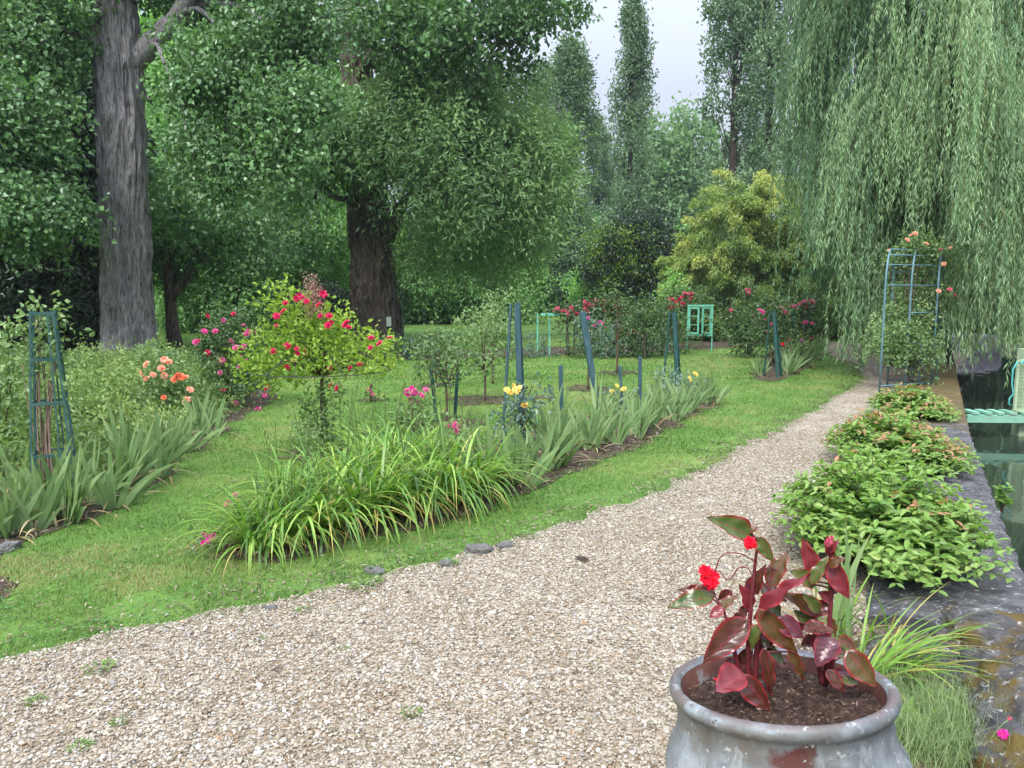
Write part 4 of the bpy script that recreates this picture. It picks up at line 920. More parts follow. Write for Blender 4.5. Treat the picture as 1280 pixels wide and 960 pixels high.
for k, (x, y, s, lb) in enumerate(((10, 672, .8, 'small iris clump at the front corner of the left bed'), (48, 655, .9, 'iris clump against the foot of the obelisk on its near side'), (92, 650, 1.05, 'broad iris clump just right of the obelisk foot'), (122, 632, 1.0, 'iris clump drooping onto the lawn right of the obelisk'),
        (150, 615, 1.05, 'iris clump midway between obelisk and peach rose, nearer one'), (178, 598, 1.05, 'iris clump midway between obelisk and peach rose, farther one'), (203, 580, 1.0, 'iris clump standing in front of the peach rose'), (228, 562, .95, 'iris clump right in front of the peach rose blooms'),
        (250, 545, .9, 'last iris clump of the left bed before the pink rose bush'), (20, 620, .85, 'iris clump behind the left bed corner, left of the obelisk'), (70, 625, .9, 'iris clump inside the legs of the obelisk'))):
    place_iris(k % 4, x, y, s, lb, gl)
gm = 'irises along the path side bed'
for k, (x, y, s, lb) in enumerate(((610, 600, 1.0, 'iris clump right behind the daylilies'), (640, 603, 1.0, 'iris clump at the foot of the tall plank tripod'), (668, 592, 1.05, 'broad leaning iris clump right of the tall plank tripod'), (700, 583, 1.05, 'iris clump fanning toward the path before the short stake'), (690, 558, 1.0, 'iris clump behind the short straight stake'),
        (735, 560, .95, 'iris clump under the leaning plank'), (765, 555, 1.0, 'iris clump below the single yellow rose'), (790, 545, .95, 'iris clump between yellow rose and upright stake'), (812, 535, 1.0, 'iris clump in front of the upright stake'), (835, 525, .95, 'iris clump before the dark plank tripod'), (858, 515, .95, 'iris clump under the white blooms'),
        (880, 505, .95, 'last iris clump at the far end of the long row'), (755, 530, .9, 'iris clump behind the yellow rose stake'), (820, 512, .85, 'iris clump behind the row left of the dark tripod'))):
    place_iris((k + 1) % 4, x, y, s, lb, gm)
gr = 'irises in the right bed'
for k, (x, y, s, lb) in enumerate(((950, 470, .75, 'small upright iris clump left of the slim tripod'), (985, 468, 1.15, 'iris clump at the near front of the right bed'), (998, 460, 1.2, 'second iris clump along the right bed, arching over the lawn'), (1010, 450, 1.15, 'third iris clump along the right bed'), (1024, 440, 1.1, 'last iris clump of the right bed near the willow'), (920, 432, 1.1, 'lone iris clump at the foot of the bamboo'))):
    place_iris((k + 2) % 4, x, y, s, lb, gr)

# --- daylily plants (each a plant of arching blades)
def daylily(n, L0):
    t = thing('daylily', '', 'daylily'); mb = MB(); dry = MB(); sc = MB()
    a = rng.random(n) * 6.28; r = .13 * np.sqrt(rng.random(n))
    B = np.stack([np.cos(a) * r, np.sin(a) * r, np.full(n, -.01)], 1); az = a + rng.normal(size=n) * .7
    blades(mb, B, az, L0 * rng.uniform(.6, 1.12, n), rng.uniform(.013, .023, n), rng.uniform(.10, .75, n), rng.uniform(1.3, 2.7, n), np.clip(.45 + rng.normal(size=n) * .3, 0, 1), seg=9, power=1.4)
    q = n // 6; a = rng.random(q) * 6.28
    blades(dry, np.stack([np.cos(a) * .11, np.sin(a) * .11, np.zeros(q)], 1), a + rng.normal(size=q) * .5, L0 * rng.uniform(.55, 1.0, q), .012, rng.uniform(.3, .8, q), rng.uniform(1.2, 2.2, q), rng.random(q), seg=8, power=1.2)
    for k in range(4):
        a = rng.random() * 6.28; h = L0 * rng.uniform(.75, .95); d = np.array((math.cos(a), math.sin(a), 0))
        p = bez((0, 0, 0), d * .05 + (0, 0, h * .6), d * rng.uniform(.08, .2) + (0, 0, h), 6); tube(sc, p, .0028, 5); tube(sc, [p[-1] - (0, 0, .02), p[-1] + (0, 0, .005), p[-1] + (0, 0, .03)], [.003, .005, .001], 5)
    mb.build('blades', M_lily, t); dry.build('yellowed_blades', M_lily_dry, t); sc.build('flower_stalk', noisemat('scape_green', [(.3, (.05, .10, .02)), (.7, (.12, .16, .05))], scale=20, bump=0), t)
    return t
DL = [daylily(120, .80), daylily(105, .74), daylily(135, .86)]
dspots = ((326, 690, .7, 'lowest daylily at the left tip of the patch'), (366, 676, .85, 'daylily second from the left tip of the patch'), (410, 664, .98, 'daylily on the lawn edge with many yellowed blades near the left'), (460, 652, 1.0, 'daylily at the middle of the patch front'), (512, 640, 1.0, 'daylily right of the middle of the patch front'), (560, 628, 1.0, 'daylily on the patch front toward the tripod'), (596, 617, .8, 'daylily at the right end of the patch'),
          (385, 640, .85, 'daylily in the second rank left, near the rose standard stem'), (430, 622, .95, 'daylily directly before the lime rose standard'), (485, 612, 1.0, 'tall daylily in the second rank with upright stalks'), (540, 602, 1.0, 'daylily in the second rank below the pink roses'), (575, 598, .8, 'daylily in the second rank beside the tripod irises'), (350, 650, .8, 'daylily in the second rank at the far left'), (450, 590, .8, 'daylily in the rear rank right of the standard stem'), (515, 585, .85, 'daylily in the rear rank under the pink rose cluster'))
for k, (x, y, s, lb) in enumerate(dspots):
    c = G(x, y)
    if k < 3: o = DL[k]; o.location = tuple(c); o.scale = (s, s, s * 1.18); o['label'] = lb; o['group'] = 'daylilies in the patch beside the path'
    else: copy_tree(DL[k % 3], c, rng.random() * 6.28, (s, s, s * 1.18), lb, 'daylilies in the patch beside the path')

# --- the lime rose standard on its umbrella frame
zz = lambda L_: [(230 + x / 2.287, 320 + y / 2.287) for x, y in L_]
fl = zz([(290, 135), (330, 115), (322, 122), (350, 130), (385, 140), (405, 115), (390, 172), (415, 172), (420, 190), (412, 198), (285, 158), (265, 172), (465, 190), (470, 205), (460, 198), (296, 257), (322, 265), (345, 270), (255, 272), (313, 302), (294, 318), (415, 320), (475, 320), (503, 310), (535, 235), (533, 262), (560, 250), (587, 235), (438, 378), (420, 370), (265, 200), (325, 280), (340, 118), (398, 108)])
ZC = [(372, 420, 0, .27), (340, 438, -.05, .2), (395, 412, -.1, .2), (335, 450, .1, .22), (420, 430, 0, .22), (455, 437, 0, .2), (475, 440, .1, .14), (385, 392, 0, .15), (360, 392, .05, .14), (405, 440, -.2, .18), (348, 372, .05, .13), (355, 355, .0, .07), (325, 460, -.05, .13), (480, 450, .1, .12), (415, 398, .1, .14), (375, 452, -.35, .14), (440, 458, -.3, .11), (345, 462, -.3, .11), (410, 462, -.45, .1), (465, 458, -.3, .09), (330, 470, -.2, .08)]
rs = rose('standard_rose', 'lime leaved standard rose with bright pink blooms trained over an umbrella frame', (405, 568), ZC, M_roselime, fl, P_hot, .072, L=.052, W=.030, stem=.011, cov=.50, trunk=(402, 470), fdy=-.36, shell=.8)
b = np.array(rs.location); mb = MB()
c = at(400, 462, b[1]); an = np.linspace(0, 6.283, 37); R_ = .70
rim = np.stack([c[0] + R_ * np.cos(an), c[1] + R_ * np.sin(an) * .95, np.full(37, c[2])], 1)
tube(mb, rim, .0042, 6, cap=False)
for k in range(0, 36, 6): tube(mb, bez(np.array((c[0], c[1], c[2] + .2)), (np.array((c[0], c[1], c[2] + .24)) + rim[k]) / 2 + (0, 0, .12), rim[k], 8), .005, 5)
tube(mb, [np.array((c[0] + .05, c[1] + .05, -.05)), np.array((c[0] + .0, c[1], c[2] + .22))], .014, 8)
tag(mb.build('umbrella_frame', IRON, origin=b), 'round dark iron umbrella frame carrying the lime leaved rose', 'plant support')
lf = MB()
for (x, y, r) in ((400, 485, .09), (408, 500, .08), (396, 512, .09), (404, 527, .1), (398, 545, .09), (382, 540, .1), (385, 510, .07), (412, 555, .09)): clump(lf, at(x, y, b[1] - .05), r, .8, .05, .032, per=6, kind='oval', shell=.9)
lf.build('foliage', M_rosepale, rs, b)
dh = MB()
for k in range(46): clump(dh, at(390 + rng.normal() * 4, 372 + rng.normal() * 11, b[1] - .2), .018, .9, .02, .015, per=4, v0=.5)
dh.build('spent_blooms', leafmat('spent_bloom', [(.22, .12, .09), (.38, .2, .17), (.45, .25, .22)], trans=.2), rs, b)

# --- left bed
z1 = lambda L_: [(x / 2.525, 320 + y / 2.525) for x, y in L_]
rose('pink_rose_bush', 'upright pink rose bush with small blooms trailing down behind the peach rose', (285, 508), [(285, 410, 0, .25), (268, 420, 0, .2), (300, 425, -.05, .22), (275, 445, -.05, .22), (310, 450, 0, .2), (285, 475, -.1, .2), (300, 480, -.1, .2), (262, 440, .1, .18), (320, 470, -.1, .14), (290, 395, .05, .14), (310, 410, .05, .14), (325, 485, -.1, .1)], M_rose,
     z1([(655, 190), (705, 203), (737, 183), (680, 238), (645, 238), (768, 220), (778, 245), (805, 243), (730, 270), (745, 290), (770, 285), (655, 305), (700, 330), (760, 320), (775, 330), (695, 368), (755, 350), (838, 420), (835, 440), (742, 465), (805, 488), (815, 485), (625, 268), (705, 425), (785, 240), (765, 292), (845, 410), (618, 272)]), [P_hot, P_pink, P_pink], .095, L=.055, W=.04, cov=.65, nst=1, fdy=-.3)
rose('peach_rose_bush', 'peach rose bush with large salmon and orange blooms in the left bed', (205, 530), [(203, 460, 0, .2), (190, 475, 0, .18), (222, 475, 0, .2), (205, 495, -.05, .2), (215, 510, -.1, .2), (195, 445, 0, .12), (235, 490, 0, .15), (218, 525, -.15, .16)], M_rosepale,
     z1([(463, 342), (520, 328), (510, 355), (518, 378), (483, 375), (600, 422), (462, 388), (450, 370), (590, 455), (530, 335)]), P_peach, .115, L=.06, W=.042, cov=.6, fdy=-.32)
pr = bpy.data.objects['peach_rose_bush']
add_flowers(pr, [at(x, y, pr.location[1] - .34) for x, y in z1([(550, 390), (570, 380), (517, 447), (560, 376), (583, 385)])], P_orange, .10)
rose('climbing_rose', 'sparse climbing rose with yellow tips growing up the metal obelisk', (62, 645), [(45, 395, 0, .07), (62, 400, 0, .06), (50, 420, 0, .05), (60, 445, 0, .07), (70, 425, 0, .05), (30, 430, 0, .06), (15, 420, 0, .07), (55, 470, 0, .06), (75, 485, 0, .06), (25, 455, 0, .05), (50, 392, 0, .05), (80, 445, 0, .05)], M_rosepale, L=.05, W=.036, stem=.008, cov=.7, Y=5.62, bark=noisemat('pale_stem', [(.3, (.14, .10, .07)), (.7, (.30, .22, .16))], scale=30, bump=.3))
rose('rose_bush', 'leggy rose bush with reddish shoots at the left edge behind the irises', (8, 600), [(10, 440, 0, .14), (-10, 460, 0, .2), (30, 455, 0, .1), (5, 500, 0, .2), (-30, 500, 0, .25), (25, 530, 0, .16), (-20, 560, 0, .25), (10, 570, 0, .2)], M_rosepale, cov=.5, L=.055, W=.04, Y=6.6)
# low leafy ground cover of the left bed
mb = MB()
pb = BEDS['left']
n = 1250; q = np.stack([rng.uniform(-12, -2.0, n), rng.uniform(5.5, 16, n)], 1); q = q[inside(pb, q)]
fr = np.array([min(np.hypot(*(pb - p).T)) for p in q]); q = q[fr > .35]; fr = fr[fr > .35]
for p, d in zip(q, fr):
    h = min(.13 + .20 * d, .38) * rng.uniform(.35, 1.5)
    clump(mb, (p[0], p[1], h * .55), (.2, .2, h * .5), .5, .065, .03, per=7, v0=np.clip(.5 + .38 * math.sin(p[0] * 2.1) * math.sin(p[1] * 1.3) + rng.normal() * .2, 0, 1), shell=.7, low=-.5, upb=.5, kind='diamond', droop=.1)
tl = q[(fr > .7) & (rng.random(len(q)) < .10)]
for p in tl:
    h = rng.uniform(.45, .8); e_ = np.array((p[0] + rng.normal() * .08, p[1], h)); tube(mb, bez((p[0], p[1], 0), (p[0], p[1], h * .5), e_, 5), .004, 4)
    for z in np.arange(.3, h, .07): clump(mb, (p[0] + (e_[0] - p[0]) * z / h, p[1], z), .07, .5, .06, .028, per=5, v0=rng.uniform(.2, .9), shell=.9)
tag(mb.build('ground_cover', M_cover), kind='stuff')

# --- path side bed and lawn roses
z2 = zz
rose('pink_rose_bush', 'small rose bush with one big pink cluster behind the daylilies', (520, 572), [(518, 505, 0, .1), (510, 525, 0, .14), (530, 530, 0, .14), (520, 545, 0, .16), (500, 545, 0, .14)], M_rosepale, z2([(638, 385), (652, 378), (665, 390), (640, 398), (675, 395), (692, 383), (650, 420), (665, 418), (645, 410), (632, 395), (682, 400), (658, 385), (655, 395)]), [P_pink, P_mag, P_pink], .07, cov=.6, fdy=-.05)
rose('pink_rose_bush', 'low pink rose between daylilies and plank tripod', (572, 590), [(570, 545, 0, .1), (565, 555, 0, .12), (580, 555, 0, .1)], M_rosepale, z2([(758, 485), (770, 490), (785, 487), (780, 500), (775, 480)]), P_pink, .06, cov=.6, fdy=-.05)
rose('miniature_rose', 'tiny magenta rose poking out at the left tip of the daylilies', (262, 690), [(258, 680, 0, .05), (262, 684, 0, .06)], M_rose, z2([(55, 795), (78, 803), (55, 820), (66, 800), (70, 812), (84, 800)]), [P_mag, P_pink], .042, cov=.5, L=.035, W=.02, stem=.004, fdy=-.03)
rose('miniature_rose', 'tiny pink rose on the lawn above the left tip of the daylilies', (290, 640), [(290, 628, 0, .04), (288, 634, 0, .05)], M_rose, z2([(122, 710), (147, 682), (126, 705)]), P_pink, .04, cov=.5, L=.03, W=.02, stem=.004, fdy=-.03)
rose('yellow_rose', 'yellow rose with three large blooms at the foot of the tall plank tripod', (643, 562), [(650, 508, 0, .1), (640, 520, 0, .12), (660, 520, 0, .1), (662, 490, 0, .07), (670, 485, 0, .06), (648, 540, 0, .14)], M_glauc, [(634, 488), (639, 490), (644, 486), (648, 488), (642, 483), (656, 506), (649, 485)], P_yellow, .085, cov=.6, fdy=-.22)
rose('yellow_rose', 'small yellow rose with one open bloom beside the thin stake', (775, 528), [(778, 500, 0, .1), (770, 505, 0, .12), (785, 510, 0, .1)], M_glauc, [(778, 487), (780, 486), (771, 482), (765, 489)], P_yellow, .075, cov=.6, fdy=-.1)
rose('yellow_rose', 'yellow rose with a single bloom at the far end of the iris row', (868, 500), [(868, 480, 0, .12), (862, 485, 0, .14), (872, 490, 0, .12)], M_glauc, [(869, 468), (863, 474)], P_yellow, .105, cov=.6, fdy=-.1)
rose('white_rose', 'low white flowered rose in front of the dark plank tripod', (848, 506), [(846, 490, 0, .12), (854, 493, 0, .14), (838, 484, 0, .16), (830, 475, 0, .1)], M_glauc, [(847, 488), (850, 491), (845, 492), (848, 497), (852, 495), (829, 483), (834, 487), (853, 490), (849, 486)], P_white, .075, cov=.6, fdy=-.12)
for (bp, tr, cs, lb) in (((557, 534), (557, 480), [(555, 455, 0, .22), (545, 450, .1, .2), (570, 458, 0, .2), (580, 450, .1, .16), (535, 452, .1, .16), (557, 440, .1, .18)], 'standard rose with leafy stem between two tilted dark stakes'),
        ((606, 502), (606, 462), [(600, 420, 0, .3), (615, 430, 0, .3), (590, 440, 0, .3), (620, 410, .1, .26), (600, 400, .1, .25), (580, 440, 0, .22), (632, 430, 0, .25), (610, 452, 0, .25)], 'loose pale green standard rose left of the tall plank tripod'),
        ((616, 480), (616, 440), [(625, 385, 0, .3), (615, 395, 0, .35), (632, 378, 0, .25), (605, 400, 0, .3), (628, 405, 0, .3), (590, 410, 0, .25), (640, 400, 0, .25)], 'taller airy rose behind the loose standard, left of the plank tripod'),
        ((546, 484), (546, 455), [(540, 430, 0, .22), (555, 435, 0, .2), (530, 440, 0, .2), (545, 415, 0, .2)], 'weak young rose on the lawn behind the tilted stakes'),
        ((735, 487), (737, 440), [(738, 425, 0, .16), (742, 412, 0, .16), (735, 435, 0, .12)], 'bare stemmed standard rose half hidden by the leaning plank'),
        ((771, 467), (772, 428), [(772, 412, 0, .14), (767, 404, 0, .15), (778, 406, 0, .15), (772, 392, 0, .2), (780, 396, 0, .16), (773, 377, 0, .11), (772, 366, 0, .07)], 'pointed dark leaved standard rose on a thin stem in the lawn'),
        ((806, 449), (806, 425), [(806, 395, 0, .32), (800, 402, 0, .25), (813, 402, 0, .25), (806, 385, 0, .2)], 'round headed little standard tree with a guard round its stem'),
        ((828, 444), (828, 420), [(828, 390, 0, .3), (822, 400, 0, .28), (834, 402, 0, .28), (830, 412, 0, .22), (828, 382, 0, .2)], 'round headed standard rose just left of the dark plank tripod'),
        ((463, 503), (463, 480), [(463, 490, 0, .1), (460, 496, 0, .1)], 'tiny pink flowered rose on the lawn seen under the lime standard')):
    b = G(*bp); big = b[1] > 15
    rose('standard_rose', lb, bp, cs, M_rosepale if 'pale' in lb or 'airy' in lb or 'weak' in lb else M_rose, [(463, 489), (460, 487), (466, 493)] if 'tiny' in lb else (), P_rosy, .06, trunk=tr, stem=.012 if not big else .016, cov=.2 if not 'round' in lb else .7, L=.06 if not big else .085, W=.036 if not big else .055)
mb = MB(); b = np.array(G(806, 449))
for k in range(4): tube(mb, [b + (.12 * math.cos(k * 1.57), .12 * math.sin(k * 1.57), 0), b + (.09 * math.cos(k * 1.57), .09 * math.sin(k * 1.57), .62)], .008, 5)
tag(mb.build('tree_guard', IRON, origin=b), 'thin iron guard round the stem of the little round headed tree', 'plant guard')
# wire cross bar and far post of the horizontal wire
mb = MB(); Yw = G(771, 467)[1]; tube(mb, [at(738, 427, Yw), at(805, 427, Yw)], .008, 5); b = np.array(G(850, 443)); tag(mb.build('training_wire', IRON, origin=at(771, 427, Yw)), 'thin horizontal training wire crossing the pointed standard rose', 'wire')

# --- far bed: pergola bar, roses, window frame
Yp = 19.5
b = np.array((at(725, 440, Yp)[0], Yp, 0)); t = thing('rose_pergola', 'low green wooden rose rail on thin posts in the far flower bed', 'plant support', b)
mb = MB(); bar(mb, at(676, 393, Yp) - b, at(752, 394, Yp) - b, .07, .05, (0, 0, 1)); mb.build('rail', GREEN_LIGHT, t)
for x, top, m_ in ((672, 392, GREEN_LIGHT), (687, 392, GREEN_LIGHT), (709, 396, IRON), (718, 396, IRON), (767, 393, GREEN_LIGHT), (740, 396, IRON)):
    mb = MB(); p = at(x, top, Yp) - b; bar(mb, (p[0], .02, 0), p + (0, .02, 0), .04, .04, (1, 0, 0)); mb.build('post', m_, t)
rr = lambda n, x0, x1, y0, y1: [(rng.uniform(x0, x1), rng.uniform(y0, y1)) for _ in range(n)]
rose('climbing_rose', 'coral pink climbing rose spread flat along the green far rail', (712, 440), [(700, 392, 0, .2), (712, 390, 0, .22), (724, 388, 0, .22), (736, 385, 0, .24), (746, 382, 0, .22), (690, 396, 0, .15), (752, 378, 0, .16), (714, 402, 0, .2)], M_rose, rr(12, 692, 725, 384, 393) + rr(22, 726, 756, 376, 392), [P_rosy, P_hot, P_rosy], .13, Y=Yp, L=.09, W=.06, cov=.55, trunk=(709, 405), stem=.018)
rose('purple_rose', 'arching rose with purple pink blooms right below the coral climber', (748, 442), [(744, 405, 0, .3), (738, 412, 0, .3), (752, 412, 0, .3), (745, 422, 0, .3), (735, 425, 0, .3)], M_glauc, rr(12, 734, 757, 395, 420), [P_purple, P_pink], .12, Y=19, L=.09, W=.06, cov=.55)
rose('rose_bush', 'olive leaved rose with reddish shoots between the purple rose and pointed standard', (765, 441), [(762, 390, 0, .35), (770, 385, 0, .3), (758, 398, 0, .3), (765, 410, 0, .3), (760, 380, 0, .22)], M_olive, rr(4, 755, 772, 378, 402), P_rosy, .09, Y=19.3, L=.09, W=.06, cov=.55, stem=.015)
rose('red_rose', 'dark red rose low in the far bed beside the guarded tree', (785, 440), [(786, 414, 0, .22), (780, 420, 0, .22), (793, 422, 0, .2)], M_rose, [(784, 415), (788, 417), (790, 412), (776, 411), (792, 414)], P_red, .1, Y=19, L=.09, W=.06)
rose('tall_climber', 'tall pale leaved climber behind the green window frame', (838, 432), [(840, 370, 0, .3), (838, 385, 0, .3), (843, 358, 0, .25), (846, 348, 0, .16), (840, 400, 0, .25)], M_bright, Y=24, L=.1, W=.08, cov=.9, stem=.02)
rose('climbing_rose', 'arching crimson pink rose spray above the dark plank tripod', (846, 436), [(845, 385, 0, .3), (852, 376, 0, .3), (860, 370, 0, .3), (866, 378, 0, .3), (874, 384, 0, .3), (838, 384, 0, .2)], M_rose, rr(14, 835, 852, 372, 385) + rr(12, 852, 866, 366, 376) + [(849, 384), (853, 379)], [P_hot, P_rosy], .14, Y=21.5, L=.09, W=.06, cov=.55, stem=.018)
# far bed low plants
for k, (x, y, Yk, r, lb, m_) in enumerate(((520, 440, 18.2, .35, 'low grey green clump at the left of the far bed', M_glauc), (500, 436, 18.5, .35, 'low clump at the foot of the huge old tree', M_rose), (645, 438, 18.6, .3, 'dark low clump behind the tall plank tripod', M_rose), (668, 438, 18.8, .35, 'low clump left of the green rail posts', M_glauc), (722, 436, 18.8, .4, 'bushy clump under the green rail', M_rose), (760, 432, 18.6, .45, 'leafy clump below the olive rose', M_glauc), (785, 430, 18.9, .42, 'leafy clump below the dark red rose', M_rose), (815, 432, 19.2, .4, 'leafy clump between the two round headed standards', M_glauc), (848, 428, 20, .4, 'leafy clump left of the window frame', M_rose), (545, 436, 18.3, .35, 'mixed low clump in the middle left of the far bed', M_olive))):
    rose('border_plant', lb, (x, y), [(x, y - 2, 0, r * .62), (x - 9, y + 1, .1, r * .5), (x + 9, y, 0, r * .5)], m_, Y=Yk, L=.1, W=.045, cov=.5, cat='plant', group='low plants of the far bed')
gf = 'irises of the far bed'
for k, (x, y, lb) in enumerate(((478, 449, 'iris clump before the roots of the old tree'), (512, 447, 'iris clump right of the old tree roots'), (530, 446, 'second far iris clump right of the old tree roots'), (672, 443, 'iris clump at the left posts of the green rail'), (740, 441, 'iris clump below the purple rose'), (802, 439, 'iris clump behind the tree guard'), (822, 438, 'iris clump below the round headed standard'))): place_iris(k % 4, x, y, .95, lb, gf)
mb = MB(); b = np.array(G(499, 442)); t = thing('obelisk', 'thin dark iron obelisk with square top standing by the old tree', 'plant support', b)
for sx in (-1, 1):
    for sy in (-1, 1): mb = MB(); tube(mb, [(sx * .13, sy * .13, 0), (sx * .09, sy * .09, 1.75)], .011, 5); mb.build('leg', IRON, t)
for z in (.6, 1.2, 1.55, 1.75):
    w = .13 - .04 * z / 1.75; mb = MB()
    for p, q in (((-w, -w), (w, -w)), ((w, -w), (w, w)), ((w, w), (-w, w)), ((-w, w), (-w, -w))): bar(mb, (*p, z), (*q, z), .018, .01, (0, 0, 1))
    mb.build('cross_bar', IRON, t)
# sea green window frame on legs
Yf = 20.5; b = np.array((at(874, 435, Yf)[0], Yf, 0)); t = thing('window_frame', 'sea green casement window frame standing on thin legs in the garden', 'window frame', b, rz=math.radians(-8))
xl, xr = -.31, .31; z0, z1_ = float(at(874, 418, Yf)[2]), float(at(874, 383, Yf)[2])
mb = MB(); bar(mb, (xl, 0, z0), (xl, 0, z1_), .05, .06); bar(mb, (xr, 0, z0), (xr, 0, z1_), .05, .06); bar(mb, (xl - .025, 0, z1_ + .022), (xr + .025, 0, z1_ + .022), .045, .07, (0, 0, 1)); bar(mb, (xl - .025, 0, z0 - .022), (xr + .025, 0, z0 - .022), .045, .07, (0, 0, 1)); mb.build('frame', GREEN_LIGHT, t)
for s, ang in ((-1, .5), (1, -.5)):
    x0 = s * .28; mb = MB(); w = .25; d = np.array((-s * math.cos(.45), -math.sin(.45), 0)); h0, h1 = z0 + .02, z1_ - .02; B0 = np.array((x0, -.02, 0))
    for a_ in (0.02, 1): bar(mb, B0 + d * w * a_ + (0, 0, h0), B0 + d * w * a_ + (0, 0, h1), .045, .03, d)
    for f_ in (.03, .97): bar(mb, B0 + d * .045 + (0, 0, h0 + (h1 - h0) * f_), B0 + d * (w - .025) + (0, 0, h0 + (h1 - h0) * f_), .04, .03, (0, 0, 1))
    for f_ in (.34, .66): bar(mb, B0 + d * .045 + (0, 0, h0 + (h1 - h0) * f_), B0 + d * (w - .025) + (0, 0, h0 + (h1 - h0) * f_), .018, .02, (0, 0, 1))
    mb.build('sash', GREEN_LIGHT, t)
for s in (-1, 1):
    mb = MB(); bar(mb, (s * .33, .02, -.03), (s * .325, .02, z0 + .38), .03, .03); mb.build('leg', GREEN_LIGHT, t)
# --- right bed roses
rose('tall_rose', 'tall dark leaved rose column with a coral bloom at its tip', (935, 447), [(934, 370, 0, .2), (934, 385, 0, .24), (933, 400, 0, .3), (936, 415, 0, .35), (925, 400, 0, .25), (918, 398, 0, .25), (945, 405, 0, .25), (930, 428, 0, .25), (916, 408, 0, .2), (938, 425, 0, .25), (934, 362, 0, .1)], M_rose, [(933, 362), (937, 363), (935, 366), (941, 395), (914, 388)], P_rosy, .12, L=.085, W=.055, cov=.75, nst=2, stem=.012)
rose('pink_rose_bush', 'pink rose bush behind the slim tripod at the right bed', (968, 458), [(955, 395, 0, .26), (965, 390, 0, .25), (975, 398, 0, .25), (955, 412, 0, .25), (950, 405, 0, .22), (968, 412, 0, .25), (964, 372, 0, .12), (966, 380, 0, .12), (960, 425, 0, .25)], M_rose, [(977, 385), (980, 390), (956, 400), (957, 414), (963, 406), (950, 388), (953, 390)], P_pink, .12, L=.08, W=.05, cov=.7, stem=.012)
rose('pink_rose_bush', 'tallest pink rose bush of the right bed against the dark shrub', (1002, 452), [(990, 385, 0, .25), (1000, 383, 0, .25), (1008, 380, 0, .22), (1014, 378, 0, .2), (995, 400, 0, .3), (1010, 400, 0, .25), (1016, 406, 0, .2), (1000, 416, 0, .25), (985, 414, 0, .22)], M_rose, [(989, 382), (993, 383), (995, 386), (1006, 377), (1009, 382), (1014, 376), (1016, 378), (1007, 384), (1007, 403), (1015, 404), (1014, 423), (986, 424), (984, 390), (1000, 380), (978, 386)], [P_rosy, P_pink], .12, L=.08, W=.05, cov=.5, nst=1, stem=.012)
rose('mixed_flowers', 'low flowers with red and violet heads amid the right bed irises', (995, 460), [(982, 434, .3, .16), (1000, 432, .4, .16), (990, 438, .3, .16)], M_rosepale, [(978, 430), (979, 432), (1001, 428), (1002, 426)], [P_red, P_purple], .1, L=.08, W=.04, cat='flowers')
for x, tp, bp in ((992, 388, 458), (1012, 378, 444), (1000, 385, 450)):
    stake('dark green stake in the right bed ' + {992: 'nearest the irises', 1012: 'farthest toward the willow', 1000: 'between the other two'}[x], (x, tp), (x, bp), .05, GREEN_DARK)
# ------------------------------------------------------------------ arbour, jetty, shrubs on the wall
ARB = noisemat('arbour_metal', [(.3, (.075, .16, .18)), (.7, (.14, .25, .28))], scale=10, rough=.45, bump=.1)
f0, f1, f2 = [np.array(G(x, y)) for x, y in ((1099, 492), (1131, 489), (1164, 487))]
b = f1.copy(); t = thing('rose_arbour', 'arched blue green metal rose arbour with open rails beside the path', 'arbour', b)
u_ = unit(f2 - f0); dn_ = unit(np.array((.565, .87, 0))); SP_ = .95
Ha, Hs = 2.3, 1.72
def hoop(p):
    a = np.linspace(0, math.pi, 17)
    arc = [p + dn_ * (SP_ / 2) * (1 - np.cos(x)) + np.array((0, 0, Hs + (Ha - Hs) * np.sin(x))) for x in a]
    return np.array([p, p + (0, 0, .8)] + arc + [p + dn_ * SP_ + (0, 0, .8), p + dn_ * SP_])
HP = [hoop(p) for p in (f0, f1, f2)]
for h in HP: mb = MB(); tube(mb, h, .016, 8); mb.build('hoop', ARB, t, b, smooth=True)
def on(h, k): return h[k]
for k in (2, 5, 7, 10, 13, 16, 18):
    mb = MB(); tube(mb, [HP[0][k], HP[1][k], HP[2][k]], .011, 6); mb.build('rail', ARB, t, b, smooth=True)
for z in (.12, .78, 1.28):
    for q, hh in ((0, 0), (SP_, 1)):
        mb = MB(); o_ = dn_ * q + np.array((0, 0, z)); tube(mb, [f0 + o_ if z < .7 or q else f1 + o_, f2 + o_], .011, 6); mb.build('rail', ARB, t, b, smooth=True)
for q in (0, SP_):
    mb = MB(); p = (f1 + f2) / 2 + dn_ * q; tube(mb, [p + (0, 0, 0), p + (0, 0, .78)], .009, 6); mb.build('upright', ARB, t, b, smooth=True)
Ya = f1[1]
rose('climbing_rose', 'climbing rose with pale salmon blooms growing over the metal arbour', (1140, 486), [(1140, 312, .2, .16), (1155, 310, .2, .18), (1172, 318, .3, .17), (1185, 325, .3, .1), (1145, 300, .2, .08), (1125, 318, .2, .1), (1110, 325, .1, .07), (1175, 370, .3, .1), (1185, 368, .3, .1), (1165, 365, .3, .1), (1120, 400, .1, .2), (1140, 395, .1, .2), (1110, 420, -.1, .2), (1135, 420, -.3, .2), (1150, 425, .1, .22), (1118, 440, -.3, .18), (1142, 445, -.1, .2), (1092, 440, -.2, .12), (1168, 445, -.1, .1), (1166, 470, 0, .08), (1130, 370, .4, .2), (1150, 350, .4, .14)], M_rosepale,
     [(1112, 313), (1139, 294), (1144, 292), (1158, 305), (1176, 312), (1188, 310), (1173, 364), (1187, 362), (1193, 369), (1180, 330), (1134, 300)], [P_peach, P_peach, P_rosy], .085, Y=Ya + .22, L=.06, W=.04, cov=1.1, trunk=(1132, 455), stem=.012, fdy=-.05)

